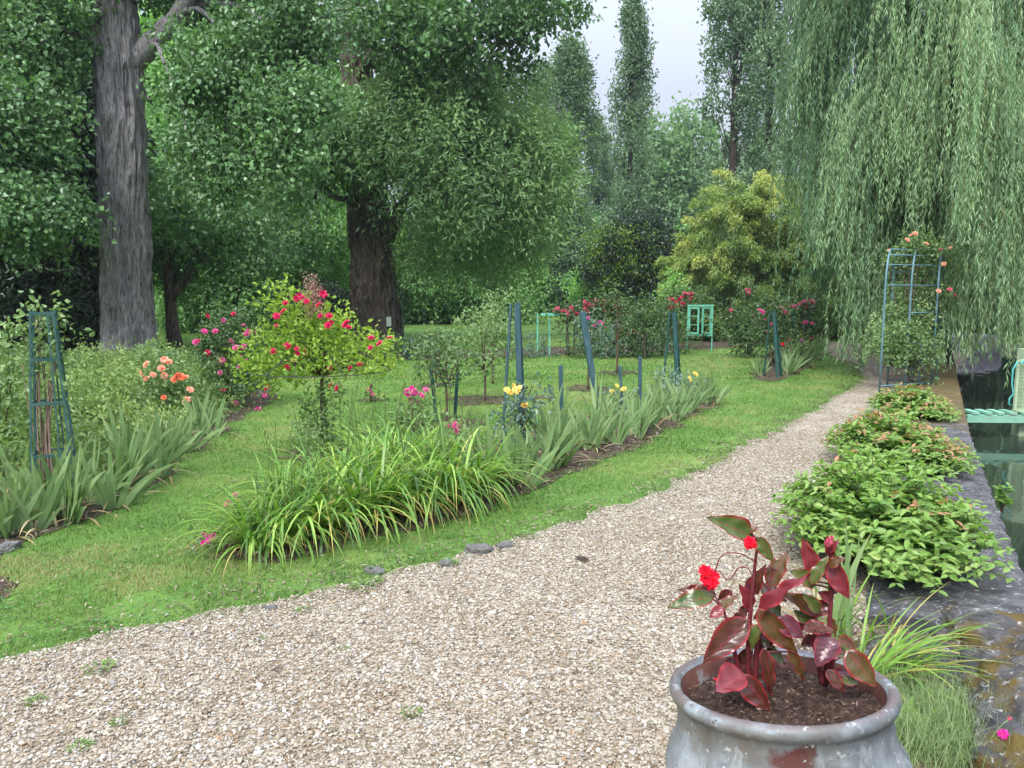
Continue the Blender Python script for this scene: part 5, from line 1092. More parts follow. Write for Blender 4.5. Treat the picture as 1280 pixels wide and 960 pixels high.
# jetty
JG = noisemat('pale_green_boards', [(.3, (.16, .36, .25)), (.7, (.25, .47, .34))], scale=5, rough=.6, bump=.3, second=[((.30, .36, .26), 4.0, .6, .75)])
a_ = np.array(at(1208, 516, 10.0)); ux = np.array((1, -.06, 0)); ux = unit(ux); uy = np.array((-ux[1], ux[0], 0))
b = np.array((a_[0], a_[1], WZ)); t = thing('jetty', 'narrow pale green slatted gangway reaching from the wall over the water', 'jetty', b)
zt = .03
for k in range(16):
    mb = MB(); c = ux * (.06 + .157 * k); bar(mb, c - uy * .14 + (0, 0, zt - WZ), c + uy * .14 + (0, 0, zt - WZ), .085, .032, ux); mb.build('slat', JG, t)
for s in (-1, 1):
    mb = MB(); bar(mb, uy * .1 * s + (0, 0, zt - .075 - WZ) - ux * .05, uy * .1 * s + ux * 2.6 + (0, 0, zt - .075 - WZ), .1, .06, (0, 0, 1)); mb.build('beam', JG, t)
for k in (1.35, 2.45):
    for s in (-1, 1): mb = MB(); tube(mb, [uy * .1 * s + ux * k + (0, 0, -.6), uy * .1 * s + ux * k + (0, 0, zt - .13 - WZ)], .07, 10); mb.build('pile', bark_dark, t)
PG = noisemat('pale_green_post', [(.3, (.28, .38, .22)), (.7, (.40, .50, .32))], scale=5, rough=.6, bump=.3)
pb_ = np.array(at(1279, 510, 10.05)); mb = MB(); bar(mb, (pb_[0], pb_[1], -.7), (pb_[0], pb_[1], at(1280, 436, 10.05)[2]), .17, .16)
tag(mb.build('mooring_post', PG, origin=pb_), 'thick pale green post standing beside the slatted gangway', 'post')
p2 = pb_ + (-.11, -.14, 0); t = thing('mesh_panel', 'narrow panel of wire mesh in a pale green frame beside the thick post', 'panel', (p2[0], p2[1], 0))
z0, z1_ = .06, float(at(1280, 450, 10)[2]); mb = MB()
for x in (-.1, .1): bar(mb, (x, 0, z0), (x, 0, z1_), .03, .03)
for z in (z0, z1_): bar(mb, (-.085, 0, z), (.085, 0, z), .03, .03, (0, 0, 1))
mb.build('frame', PG, t); mb = MB()
for k in range(14):
    z = z0 + (z1_ - z0) * (k + .5) / 14; tube(mb, [(-.09, 0, z), (.09, 0, z + .01)], .003, 4)
for k in range(6): x = -.07 + .028 * k; tube(mb, [(x, 0, z0), (x, 0, z1_)], .003, 4)
mb.build('mesh', PG, t)
mb = MB(); q = [at(x, y, 9.85) for x, y in ((1280, 450), (1276, 456), (1272, 452), (1266, 462), (1265, 480), (1267, 492), (1262, 498), (1261, 505), (1264, 507))]
tube(mb, q, .011, 6); tag(mb.build('rope', noisemat('turquoise_rope', [(.3, (.06, .33, .30)), (.7, (.10, .42, .38))], scale=40, bump=.4), origin=q[0], smooth=True), 'turquoise rope hanging from the pale green post', 'rope')

# leafy low shrubs along the wall
M_shrub = leafmat('wall_shrub_leaf', [(.085, .185, .030), (.15, .29, .05), (.24, .39, .085), (.36, .48, .14)], trans=.38, rough=.42, spec=.4, gain=.92)
M_shrubred = leafmat('wall_shrub_young_leaf', [(.30, .25, .08), (.42, .26, .13), (.46, .22, .13)], trans=.35, rough=.45)
def wall_shrub(label, c, rx, ry, h, n, L_, red, seed):
    t = thing('leafy_shrub', label, 'shrub', c); mb = MB(); rd = MB(); st = MB(); c = np.array(c)
    for k in range(n):
        a = rng.random() * 6.28; r = math.sqrt(rng.random()); hh = h * (1 - .55 * r ** 2.2) * rng.uniform(.62, 1.06)
        tip = c + np.array((math.cos(a) * rx * r, math.sin(a) * ry * r, hh))
        b0 = c + np.array((math.cos(a) * rx * r * .35, math.sin(a) * ry * r * .35, 0))
        out_ = np.array((math.cos(a), math.sin(a), 0)) * r
        cv = bez(b0, b0 * .5 + tip * .5 + np.array((0, 0, hh * .35)), tip + out_ * .06 - (0, 0, .05 * r), 8)
        tube(st, cv, np.linspace(.004, .0015, 8), 4, cap=False)
        v0 = .5 + rng.normal() * .14
        m_ = 7; s = np.linspace(.40, 1, m_); ii = (s * 7).astype(int)
        P = np.repeat(cv[ii], 2, 0); tg = unit(np.gradient(cv, axis=0))[ii]; tg = np.repeat(tg, 2, 0)
        sd_ = unit(np.cross(tg, (0, 0, 1.0))) * np.tile([1, -1], m_)[:, None]
        D = sd_ * .85 + tg * .45 + rng.normal(size=P.shape) * .25; D[:, 2] -= .12
        Nn = rng.normal(size=P.shape) * .3 + (0, 0, 1) + out_ * .5
        Ls = L_ * np.repeat(1.05 - .45 * s ** 3, 2) * rng.uniform(.8, 1.15, 2 * m_); v = np.clip(v0 + rng.normal(size=2 * m_) * .13 + .12 * (np.repeat(s, 2) - .7), 0, 1)
        isred = red > rng.random() + (0 if hh > .55 * h else .3)
        young = np.repeat(s, 2) > (.8 if isred else 2)
        leafgeo(mb, P[~young], D[~young], Nn[~young], Ls[~young], Ls[~young] * .52, v[~young], 'oval', fold=.12)
        if young.any(): leafgeo(rd, P[young], D[young], Nn[young], Ls[young] * .85, Ls[young] * .4, v[young], 'oval', fold=.12)
        leafgeo(rd if isred else mb, tip[None], (out_ * .5 + (0, 0, -.1) + rng.normal(size=3) * .4)[None], np.array([[0, 0, 1.]]), L_ * .7, L_ * .34, [.7], 'oval')
    st.build('stems', bark_twig, t, c); mb.build('foliage', M_shrub, t, c)
    if rd.n: rd.build('young_leaves', M_shrubred, t, c)
def sc_(px, py, Y): p = at(px, py, Y); return (p[0], Y, .03)
wall_shrub('largest bright green leafy shrub nearest to the flower pot, spilling over the wall', sc_(1100, 650, 4.35), .50, .80, .62, 500, .085, .06, 1)
wall_shrub('middle leafy shrub with yellowish and pinkish tips on the wall', sc_(1118, 560, 6.8), .50, .85, .50, 420, .085, .38, 2)
wall_shrub('farthest small leafy shrub at the foot of the metal arbour', sc_(1138, 505, 9.5), .38, .75, .42, 260, .085, .3, 3)
wall_shrub('small light green sapling growing out of the water side of the wall', (G(1247, 640, -.1)[0] + .03, G(1247, 640, -.1)[1], -.1), .06, .06, .32, 5, .07, 0, 4)

# ------------------------------------------------------------------ pot with begonia
Yp = 2.0; pc = np.array(at(974, 852, Yp)); RIM = .56; TX, TY = math.radians(-8.0), math.radians(-3.5)
b = pc - np.array((Matrix.Rotation(TY, 3, 'Y') @ Matrix.Rotation(TX, 3, 'X')) @ Vector((0, 0, RIM))); b[2] = min(b[2], 0)
def glaze():
    m, nt = newmat('glazed_clay'); L = nt.links.new
    tc = N(nt, 'ShaderNodeTexCoord')
    def nz(s, d=6., st=(1, 1, 1), loc=(0, 0, 0), r=.6):
        mp = N(nt, 'ShaderNodeMapping'); mp.inputs['Scale'].default_value = st; mp.inputs['Location'].default_value = loc; L(tc.outputs['Object'], mp.inputs[0])
        n = N(nt, 'ShaderNodeTexNoise', Scale=s, Detail=d, Roughness=r); L(mp.outputs[0], n.inputs['Vector']); return n
    def mr(src, lo, hi, to=1.):
        q = N(nt, 'ShaderNodeMapRange'); q.inputs['From Min'].default_value = lo; q.inputs['From Max'].default_value = hi; q.inputs['To Max'].default_value = to; L(src, q.inputs[0]); return q.outputs[0]
    def mx(f, a, c):
        q = N(nt, 'ShaderNodeMixRGB'); L(f, q.inputs[0]); L(a, q.inputs[1])
        if isinstance(c, tuple): q.inputs[2].default_value = (*c, 1)
        else: L(c, q.inputs[2])
        return q.outputs[0]
    n1 = nz(7., 8.); r = rampnode(nt, [(.3, (.078, .086, .086)), (.48, (.155, .172, .175)), (.66, (.26, .28, .285))]); L(n1.outputs['Fac'], r.inputs[0]); c = r.outputs[0]
    c = mx(mr(nz(4., 5., (1, 1, 2), (3, 1, 2)).outputs['Fac'], .5, .66, .8), c, (.12, .10, .075))
    c = mx(mr(nz(5.5, 6., (1, 1, 1.6), (7, 2, 5)).outputs['Fac'], .58, .64, .85), c, (.27, .31, .33))
    sp = N(nt, 'ShaderNodeSeparateXYZ'); L(tc.outputs['Object'], sp.inputs[0])
    # red clay bare patch low on the side facing the path, and bare clay along the rim
    vd = N(nt, 'ShaderNodeVectorMath', operation='DISTANCE'); L(tc.outputs['Object'], vd.inputs[0]); vd.inputs[1].default_value = (-.055, -.28, RIM - .092)
    n4 = nz(18., 6.); ad = N(nt, 'ShaderNodeMath', operation='MULTIPLY_ADD'); L(n4.outputs['Fac'], ad.inputs[0]); ad.inputs[1].default_value = .15; L(vd.outputs['Value'], ad.inputs[2])
    c = mx(mr(ad.outputs[0], .138, .112), c, (.085, .030, .025))
    rim_ = mr(sp.outputs['Z'], RIM - .010, RIM - .002); n5 = nz(11., 6., (1, 1, 1), (5, 5, 1)); f5 = mr(n5.outputs['Fac'], .40, .5)
    mu = N(nt, 'ShaderNodeMath', operation='MULTIPLY'); L(rim_, mu.inputs[0]); L(f5, mu.inputs[1]); c = mx(mu.outputs[0], c, (.12, .095, .09))
    c = mx(mr(nz(9., 6., (1, 1, .14), (2, 8, 1)).outputs['Fac'], .52, .66, .6), c, (.085, .075, .06))
    c = mx(mr(nz(13., 7., (1, 1, .5), (6, 1, 4), .7).outputs['Fac'], .57, .63, .7), c, (.27, .29, .285))
    n6 = nz(38., 4., (1, 1, 1), (1, 9, 3)); c = mx(mr(n6.outputs['Fac'], .64, .68), c, (.36, .37, .34))
    n7 = nz(55., 4., (1, 1, 1), (4, 2, 3)); c = mx(mr(n7.outputs['Fac'], .66, .7), c, (.07, .065, .06))
    p = N(nt, 'ShaderNodeBsdfPrincipled', Roughness=.5); p.inputs['Specular IOR Level'].default_value = .4; L(c, p.inputs['Base Color'])
    nb = nz(45., 6.); bp = N(nt, 'ShaderNodeBump', Strength=.35, Distance=.004); L(nb.outputs['Fac'], bp.inputs['Height']); L(bp.outputs[0], p.inputs['Normal'])
    o = N(nt, 'ShaderNodeOutputMaterial'); L(p.outputs[0], o.inputs[0]); return m
GL = glaze(); R = .299
t = thing('flower_pot', 'large grey glazed clay pot with chipped rim and red bare patch', 'flower pot', b, rz=0)
t.rotation_euler = (TX, TY, 0)
mb = MB()
lathe(mb, [(.001, 0), (.19, 0), (.21, .02), (.27, .14), (.318, .24), (.326, RIM - .27), (.324, RIM - .215), (.312, RIM - .175), (.296, RIM - .15), (.286, RIM - .12), (.283, RIM - .08), (.285, RIM - .045), (R - .002, RIM - .036), (R + .003, RIM - .024), (R + .001, RIM - .008), (R - .010, RIM), (R - .022, RIM - .002), (R - .030, RIM - .014)], (0, 0, 0), 128)
mb.build('body', GL, t, smooth=True)
mb = MB(); lathe(mb, [(R - .0300, RIM - .0142), (R - .036, RIM - .05), (R - .04, RIM - .12)], (0, 0, 0), 96)
mb.build('inner_wall', noisemat('red_clay', [(.3, (.085, .035, .026)), (.7, (.20, .09, .065))], scale=9, rough=.6, bump=.2, second=[((.26, .26, .25), 9., .62, .7)]), t, smooth=True)
n_ = 90; xs = np.linspace(-R + .036, R - .036, n_); X, Yg = np.meshgrid(xs, xs); Rr = np.hypot(X, Yg)
Z = RIM - .066 + .020 * (vnoise(X * 1.3 + .5, Yg * 1.3 + .5, 13, 13, 2) - .5) + .022 * (vnoise(X * 1.3 + .5, Yg * 1.3 + .5, 33, 33, 4) - .5) + .014 * (vnoise(X + .5, Yg + .5, 70, 70, 8) - .5) + .02 * np.exp(-(X ** 2 + Yg ** 2) / .03)
idx = np.arange(n_ * n_).reshape(n_, n_); ok = (Rr < R - .036); cell = ok[:-1, :-1] & ok[1:, :-1] & ok[:-1, 1:] & ok[1:, 1:]
Q = np.stack([idx[:-1, :-1], idx[:-1, 1:], idx[1:, 1:], idx[1:, :-1]], -1)[cell]
mb = MB(); mb.add(np.stack([X, Yg, Z], -1).reshape(-1, 3), Q)
k = 900; a = rng.random(k) * 6.28; r = (R - .05) * np.sqrt(rng.random(k)); P = np.stack([r * np.cos(a), r * np.sin(a), np.full(k, RIM - .054) + .01 * rng.random(k) + .018 * np.exp(-r ** 2 / .03)], 1)
mb.build('soil', noisemat('potting_soil', [(.3, (.022, .013, .010)), (.55, (.060, .038, .028)), (.75, (.13, .088, .066))], scale=45, rough=.95, spec=.1, bump=1.0, bscale=90, dist=.01), t, smooth=True)
mb = MB(); D = rdirs(k); D[:, 2] *= .3; leafgeo(mb, P, D, rdirs(k), rng.uniform(.004, .02, k), rng.uniform(.003, .008, k), rng.random(k))
mb.build('soil_crumbs', ramp_attr('soil_crumb', [(0, (.03, .018, .013)), (.6, (.09, .06, .045)), (1, (.22, .16, .12))], rough=.95, spec=.1), t)

def begleaf_mat(name, mid, vein, edge, under):
    m, nt = newmat(name); L = nt.links.new
    av = N(nt, 'ShaderNodeAttribute', attribute_name='v'); aw = N(nt, 'ShaderNodeAttribute', attribute_name='w')
    tc = N(nt, 'ShaderNodeTexCoord'); nz = N(nt, 'ShaderNodeTexNoise', Scale=16., Detail=5.); L(tc.outputs['Object'], nz.inputs['Vector'])
    r = rampnode(nt, [(.3, mid), (.72, vein)]); L(nz.outputs['Fac'], r.inputs[0])
    mr = N(nt, 'ShaderNodeMapRange'); mr.inputs['From Min'].default_value = .72; mr.inputs['From Max'].default_value = .97; L(aw.outputs['Fac'], mr.inputs[0])
    mx = N(nt, 'ShaderNodeMixRGB'); L(mr.outputs[0], mx.inputs[0]); L(r.outputs[0], mx.inputs[1]); mx.inputs[2].default_value = (*edge, 1)
    # veins from the leaf's own coordinate
    mv = N(nt, 'ShaderNodeMapRange'); mv.inputs['From Min'].default_value = .86; mv.inputs['From Max'].default_value = 1.0; mv.inputs['To Max'].default_value = .55; L(av.outputs['Fac'], mv.inputs[0])
    m2 = N(nt, 'ShaderNodeMixRGB'); L(mv.outputs[0], m2.inputs[0]); L(mx.outputs[0], m2.inputs[1]); m2.inputs[2].default_value = (*edge, 1)
    ge = N(nt, 'ShaderNodeNewGeometry'); m3 = N(nt, 'ShaderNodeMixRGB'); L(ge.outputs['Backfacing'], m3.inputs[0]); L(m2.outputs[0], m3.inputs[2]); m3.inputs[1].default_value = (*under, 1)
    p = N(nt, 'ShaderNodeBsdfPrincipled', Roughness=.26); p.inputs['Specular IOR Level'].default_value = .45; L(m3.outputs[0], p.inputs['Base Color'])
    nb = N(nt, 'ShaderNodeTexNoise', Scale=70., Detail=4.); L(tc.outputs['Object'], nb.inputs['Vector']); ad = N(nt, 'ShaderNodeMath', operation='MULTIPLY_ADD'); L(av.outputs['Fac'], ad.inputs[0]); ad.inputs[1].default_value = -.6; L(nb.outputs['Fac'], ad.inputs[2])
    bp = N(nt, 'ShaderNodeBump', Strength=.3, Distance=.003); L(ad.outputs[0], bp.inputs['Height']); L(bp.outputs[0], p.inputs['Normal'])
    tr = N(nt, 'ShaderNodeBsdfTranslucent'); L(m3.outputs[0], tr.inputs[0]); ms = N(nt, 'ShaderNodeMixShader', Fac=.22); L(p.outputs[0], ms.inputs[1]); L(tr.outputs[0], ms.inputs[2])
    o = N(nt, 'ShaderNodeOutputMaterial'); L(ms.outputs[0], o.inputs[0]); return m
BL = {'g': begleaf_mat('begonia_green', (.040, .075, .014), (.10, .125, .028), (.25, .020, .020), (.20, .018, .025)),
      'o': begleaf_mat('begonia_olive', (.085, .026, .012), (.095, .075, .018), (.27, .022, .020), (.20, .018, .022)),
      'r': begleaf_mat('begonia_dark_red', (.062, .010, .010), (.085, .035, .014), (.25, .016, .020), (.18, .016, .024)),
      'p': begleaf_mat('begonia_rosy', (.15, .018, .025), (.21, .036, .04), (.33, .03, .035), (.25, .035, .05)),
      'u': begleaf_mat('begonia_purple', (.075, .014, .024), (.11, .03, .04), (.22, .018, .026), (.15, .02, .034))}
def begonia_leaf(t, origin, p, q, w, kind, roll=0., droop=.25, cup=.25):
    """one wing shaped leaf from p (stalk) to q (tip), w half width"""
    p = np.array(p); q = np.array(q); Lg = np.linalg.norm(q - p); D = unit(q - p)
    vdir = unit(np.array((0, EYE * 0 + p[1] * -1, EYE - p[2])) - np.array((p[0], 0, 0)) * .0); vdir = unit(np.array((-p[0], -p[1], EYE - p[2])))
    Nn = unit(vdir + np.array((0, 0, .55))); S = unit(np.cross(D, Nn)); N2 = np.cross(S, D)
    c_, s_ = math.cos(roll), math.sin(roll); S, N2 = S * c_ + N2 * s_, N2 * c_ - S * s_
    nu, nv = 13, 9; u = np.linspace(0, 1, nu); v = np.linspace(-1, 1, nv); U, Vv = np.meshgrid(u, v, indexing='ij')
    wid = np.sin(np.pi * np.clip(U, 0, 1) ** .72) ** .85 * (1 - .25 * U)
    asym = np.where(Vv > 0, 1.16, .84)
    heart = -.10 * np.abs(Vv) * (1 - U) ** 3
    rip = .040 * np.sin(U * 17 + np.abs(Vv) * 3) * np.abs(Vv)
    P = p + D * ((U + heart) * Lg)[..., None] + S * (Vv * asym * wid * w)[..., None] + N2 * (-droop * Lg * U ** 2 + cup * w * np.abs(Vv) ** 1.5 * wid * 1.2 + rip * Lg)[..., None]
    idx = np.arange(nu * nv).reshape(nu, nv); Q = np.stack([idx[:-1, :-1], idx[1:, :-1], idx[1:, 1:], idx[:-1, 1:]], -1).reshape(-1, 4)
    edge = np.maximum(np.abs(Vv), np.where(U > .92, .95, 0)); vein = np.maximum(1 - np.abs(Vv) * 9, np.maximum(0, np.cos((U - np.abs(Vv) * .35) * 6 * 2 * math.pi)) ** 14 * (np.abs(Vv) < .85))
    mb = MB(); mb.add(P.reshape(-1, 3), Q, np.clip(vein, 0, 1).ravel(), 0, edge.ravel())
    mb.build('leaf', BL[kind], t, origin, smooth=True)
z8 = lambda x, y, dy=0.: np.array(at(820 + x / 3, 640 + y / 3, Yp + dy))
def begonia(label, base, canes, leaves):
    bp = z8(*base); t = thing('begonia', label, 'begonia', bp); mb = MB()
    for cn in canes:
        pts = np.array([z8(*c) for c in cn]); pts[0][2] -= .03
        K = len(pts); s = np.linspace(0, K - 1, 4 * K); sm = np.stack([np.interp(s, np.arange(K), pts[:, j]) for j in range(3)], 1)
        tube(mb, sm, np.linspace(.0085, .0035, len(sm)), 8)
    cpts = np.concatenate([np.array([z8(*c) for c in cn]) for cn in canes]); dense = np.concatenate([np.stack([np.linspace(z8(*a)[j], z8(*b_)[j], 12) for j in range(3)], 1) for cn in canes for a, b_ in zip(cn[:-1], cn[1:])])
    for (x0, y0, x1, y1, w, kd, d0, d1, roll) in leaves:
        p = z8(x0, y0, d0); q = z8(x1, y1, d1); begonia_leaf(t, bp, p, q, w / 3 * Yp / F * 1.16, kd, roll, rng.uniform(.1, .28), rng.uniform(.15, .4))
        k = np.argmin(np.linalg.norm(dense - p - (0, 0, -.02), axis=1)); tube(mb, bez(dense[k], (dense[k] + p) / 2 + (0, 0, .004), p, 6), np.linspace(.003, .0022, 6), 6)
    mb.build('stem', noisemat('begonia_cane', [(.3, (.075, .012, .016)), (.7, (.16, .03, .035))], scale=30, rough=.4, bump=.1), t, bp, smooth=True)
    return t
b1 = begonia('left red leaved begonia with two canes and scarlet blooms in the pot', (350, 610), [[(350, 612, .0), (345, 520, 0), (352, 400, 0), (362, 300, 0), (372, 190, .01), (382, 110, .0)], [(320, 610, -.02), (300, 550, -.02), (282, 470, -.03), (255, 370, -.03)], [(372, 600, .0), (378, 500, 0), (400, 380, .01), (430, 270, .02)]], [
    (352, 92, 212, 18, 42, 'g', 0, -.03, .2), (385, 98, 442, 190, 26, 'g', 0, -.03, -.3), (350, 75, 384, 52, 16, 'o', 0, 0, .4), (428, 268, 478, 140, 42, 'o', .02, .04, .5), (432, 200, 500, 205, 26, 'o', .04, .06, .2), (380, 385, 535, 208, 44, 'p', 0, -.06, .7), (372, 300, 400, 195, 28, 'r', 0, -.01, .6), (352, 368, 322, 275, 30, 'p', .02, .0, -.4), (205, 318, 52, 348, 36, 'g', -.03, -.06, .15), (215, 308, 85, 285, 24, 'r', -.01, .0, .1), (238, 362, 300, 300, 24, 'o', -.03, -.02, .4), (335, 418, 183, 568, 52, 'r', -.03, -.08, .35), (250, 365, 200, 395, 20, 'p', -.04, -.05, .2), (395, 432, 345, 515, 30, 'g', -.03, -.04, -.5),
    (398, 378, 538, 540, 42, 'o', -.02, -.06, -.35), (500, 525, 582, 635, 26, 'o', -.03, -.03, .3), (405, 525, 458, 695, 32, 'r', -.03, -.06, .5), (328, 622, 432, 745, 42, 'r', -.05, -.09, -.2), (322, 612, 228, 668, 54, 'p', -.05, -.1, .1), (420, 520, 505, 560, 34, 'g', .03, .05, .2), (268, 455, 208, 545, 30, 'r', .0, .0, .3), (300, 500, 225, 525, 22, 'u', -.01, .0, .1), (360, 470, 420, 545, 26, 'u', .03, .03, .2), (280, 300, 232, 345, 22, 'r', 0, 0, .4), (410, 330, 500, 395, 34, 'g', .04, .06, .1), (440, 400, 380, 460, 26, 'u', .03, .04, .1), (330, 540, 300, 590, 18, 'g', .03, .02, .2), (300, 420, 350, 330, 22, 'r', .03, .03, .3), (345, 610, 425, 630, 22, 'o', .03, .04, 0),
    (385, 250, 330, 320, 26, 'u', .03, .03, .3), (400, 300, 460, 250, 26, 'o', .05, .06, .3), (372, 450, 300, 470, 28, 'r', .03, .03, .2), (385, 440, 470, 520, 30, 'r', .03, .04, .3), (395, 350, 470, 430, 32, 'o', .05, .06, -.2), (355, 520, 290, 610, 24, 'r', .01, .0, .3), (430, 300, 500, 330, 26, 'r', .04, .05, .2), (385, 500, 450, 470, 24, 'g', .05, .06, .2), (300, 560, 250, 600, 22, 'u', .02, .0, .1)])
add_flowers(b1, [z8(200, 232, -.05), z8(190, 252, -.05), z8(212, 262, -.06), z8(224, 240, -.05), z8(185, 222, -.05), z8(205, 270, -.05)], P_red, .034, face=(-.3, -.8, .4))
add_flowers(b1, [z8(352, 112, -.05), z8(362, 122, -.05), z8(346, 126, -.05)], P_red, .03, face=(-.3, -.8, .4))
add_flowers(b1, [z8(222, 628, -.1)], P_red, .012)
mb = MB(); bp = np.array(b1.location)
for pts in ([(365, 225), (372, 185), (320, 155), (262, 152), (236, 175), (228, 205), (215, 232)], [(362, 240), (345, 208), (305, 208), (288, 245), (262, 255), (240, 220), (215, 225)]):
    q = np.array([z8(x, y, -.03) for x, y in pts]); s = np.linspace(0, len(q) - 1, 26); q2 = np.stack([np.interp(s, np.arange(len(q)), q[:, j]) for j in range(3)], 1); q2[1:-1] = (q2[:-2] + q2[1:-1] * 2 + q2[2:]) / 4; tube(mb, q2, .0016, 6)
mb.build('flower_stalk', BL['r'], b1, bp, smooth=True)
b2 = begonia('right red leaved begonia with one upright cane and a budding tip', (635, 612), [[(635, 615, .03), (645, 520, .03), (652, 400, .03), (660, 290, .03), (665, 225, .03), (655, 140, .03)], [(625, 605, .0), (600, 500, .01), (590, 430, .02)], [(650, 600, .0), (665, 540, -.01), (690, 490, -.01)]], [
    (590, 272, 518, 222, 34, 'g', .02, 0, .2), (600, 232, 545, 102, 32, 'p', .03, .03, .5), (585, 262, 642, 158, 26, 'g', .0, .0, .3), (662, 198, 725, 328, 36, 'p', .02, -.02, -.2), (652, 200, 700, 165, 22, 'o', .0, -.02, .2), (655, 160, 640, 92, 18, 'p', .03, .02, .4), (648, 150, 682, 100, 14, 'p', .03, .02, .3), (612, 380, 498, 308, 34, 'o', .03, 0, .3), (605, 372, 560, 312, 26, 'g', .0, -.02, .2), (560, 432, 670, 438, 36, 'r', .0, -.03, .4), (668, 482, 606, 572, 46, 'u', -.03, -.07, .1), (726, 530, 832, 656, 46, 'o', -.02, -.07, -.1), (645, 598, 716, 672, 26, 'r', -.03, -.06, .2), (700, 628, 762, 638, 20, 'g', -.02, -.03, .1), (668, 600, 756, 602, 18, 'u', 0, 0, .1), (690, 480, 757, 502, 28, 'o', .02, .02, .2), (570, 412, 522, 372, 26, 'g', .04, .04, .2), (655, 330, 610, 300, 22, 'p', .05, .05, .3), (600, 480, 540, 500, 24, 'r', .05, .06, .2), (645, 400, 690, 470, 22, 'o', .05, .05, .4), (468, 400, 562, 470, 38, 'u', -.02, -.05, -.1), (690, 545, 740, 520, 20, 'g', .06, .07, .2), (595, 470, 645, 560, 24, 'p', .04, .04, -.3), (660, 250, 610, 200, 24, 'o', .05, .05, .3), (655, 300, 700, 240, 24, 'r', .05, .05, .2), (600, 400, 530, 440, 28, 'r', .05, .05, .2), (650, 440, 580, 480, 28, 'u', .05, .05, .1), (650, 360, 560, 380, 30, 'r', .05, .05, .2)])
add_flowers(b2, [z8(650, 110, .0), z8(640, 120, .0), z8(660, 98, .0)], [P_red, P_rosy], .022)

# ------------------------------------------------------------------ plants round the pot
SOIL2 = smooth_poly([wp(-.1, .8, 0), wp(.1, 1.05, 0), wp(.6, 1.2, 0), wp(1.2, 1.1, 0), wp(2.4, 1.2, 0), wp(2.4, .1, 0), wp(.9, .2, 0), wp(.1, .3, 0)], .12, .03)
sheet('bare_soil_by_wall', SOIL2, .009, noisemat('litter_soil', [(.3, (.07, .05, .035)), (.55, (.17, .125, .085)), (.75, (.30, .235, .165))], scale=22, rough=.95, bump=1.0, bscale=50, dist=.03))
mb = MB(); n = 900; q = np.stack([rng.uniform(1.2, 2.7, n), rng.uniform(1.6, 3.9, n)], 1); q = q[inside(SOIL2, q)]
D = rdirs(len(q)); D[:, 2] *= .25; leafgeo(mb, np.c_[q, .015 + .03 * rng.random(len(q))], D, rdirs(len(q)) * .4 + (0, 0, 1), rng.uniform(.015, .05, len(q)), rng.uniform(.006, .018, len(q)), rng.random(len(q)))
tag(mb.build('leaf_litter', ramp_attr('dry_litter', [(0, (.10, .06, .04)), (.5, (.26, .18, .12)), (1, (.42, .34, .25))], rough=.9)), kind='stuff')
def strap(name, label, c, n, L0, W0, lean, bend, mats, cat, dryn=0, fan=False, az=None, spread=.05):
    t = thing(name, label, cat, c); mb = MB(); c = np.array(c)
    B = c + rng.normal(size=(n, 3)) * (spread, spread, 0); a = rng.random(n) * 6.28 if az is None else az + rng.normal(size=n) * .6
    blades(mb, B, a, L0 * rng.uniform(.6, 1.1, n), W0 * rng.uniform(.7, 1.2, n), rng.uniform(*lean, n), rng.uniform(*bend, n), np.clip(.55 + rng.normal(size=n) * .2, 0, 1), seg=9, fan=fan)
    mb.build('blades', mats[0], t, c)
    if dryn:
        mb = MB(); a = rng.random(dryn) * 6.28 if az is None else az + rng.normal(size=dryn) * .7
        blades(mb, c + rng.normal(size=(dryn, 3)) * (spread, spread, 0), a, L0 * rng.uniform(.5, 1.1, dryn), W0 * .6, rng.uniform(.4, 1.2, dryn), rng.uniform(.5, 1.6, dryn), rng.random(dryn), seg=8); mb.build('dry_blades', mats[1], t, c)
    return t
gp = lambda x, y, Y: (at(x, y, Y)[0], Y, 0.)
strap('iris_clump', 'tall pale iris blades standing right behind the begonia', gp(1060, 700, 3.25), 11, .62, .028, (.02, .16), (0, .35), (M_iris, M_iris_dry), 'iris', 3, True, spread=.07)
strap('daylily', 'straggling daylily with long yellow blades behind the pot', gp(1095, 790, 2.95), 42, .50, .013, (.3, .9), (.5, 1.5), (M_lily, M_lily_dry), 'daylily', 22, az=-.2, spread=.05)
strap('daylily', 'small daylily with light green blades between pot and large shrub', gp(1060, 770, 3.3), 34, .42, .012, (.1, .6), (.4, 1.5), (M_lily, M_lily_dry), 'daylily', 8, spread=.09)
strap('plantain', 'small broad leaved weed by the mossy stones right of the pot', gp(1150, 855, 2.6), 12, .14, .03, (.2, .7), (.1, .6), (M_shrub, M_lily_dry), 'weed', 0, spread=.03)
# fine grey green grass tussocks
M_tuss = leafmat('tussock_blade', [(.12, .19, .07), (.21, .30, .115), (.33, .40, .19)], trans=.3)
for (x, y, Y, n, lb) in ((1165, 920, 2.7, 1700, 'dense pale green grass tussock right of the pot'), (1200, 945, 2.5, 1100, 'pale grass tussock at the foot of the mossy boulders'), (1130, 950, 2.5, 900, 'pale grass tussock tucked against the pot')):
    c = gp(x, y, Y); t = thing('grass_tussock', lb, 'grass', c); mb = MB()
    B = np.array(c) + rng.normal(size=(n, 3)) * (.10, .11, 0); blades(mb, B, rng.random(n) * 6.28, rng.uniform(.05, .20, n), .0028, rng.uniform(.05, .5, n), rng.uniform(.1, 1.1, n), rng.random(n), seg=4, taper='grass'); mb.build('blades', M_tuss, t, c)
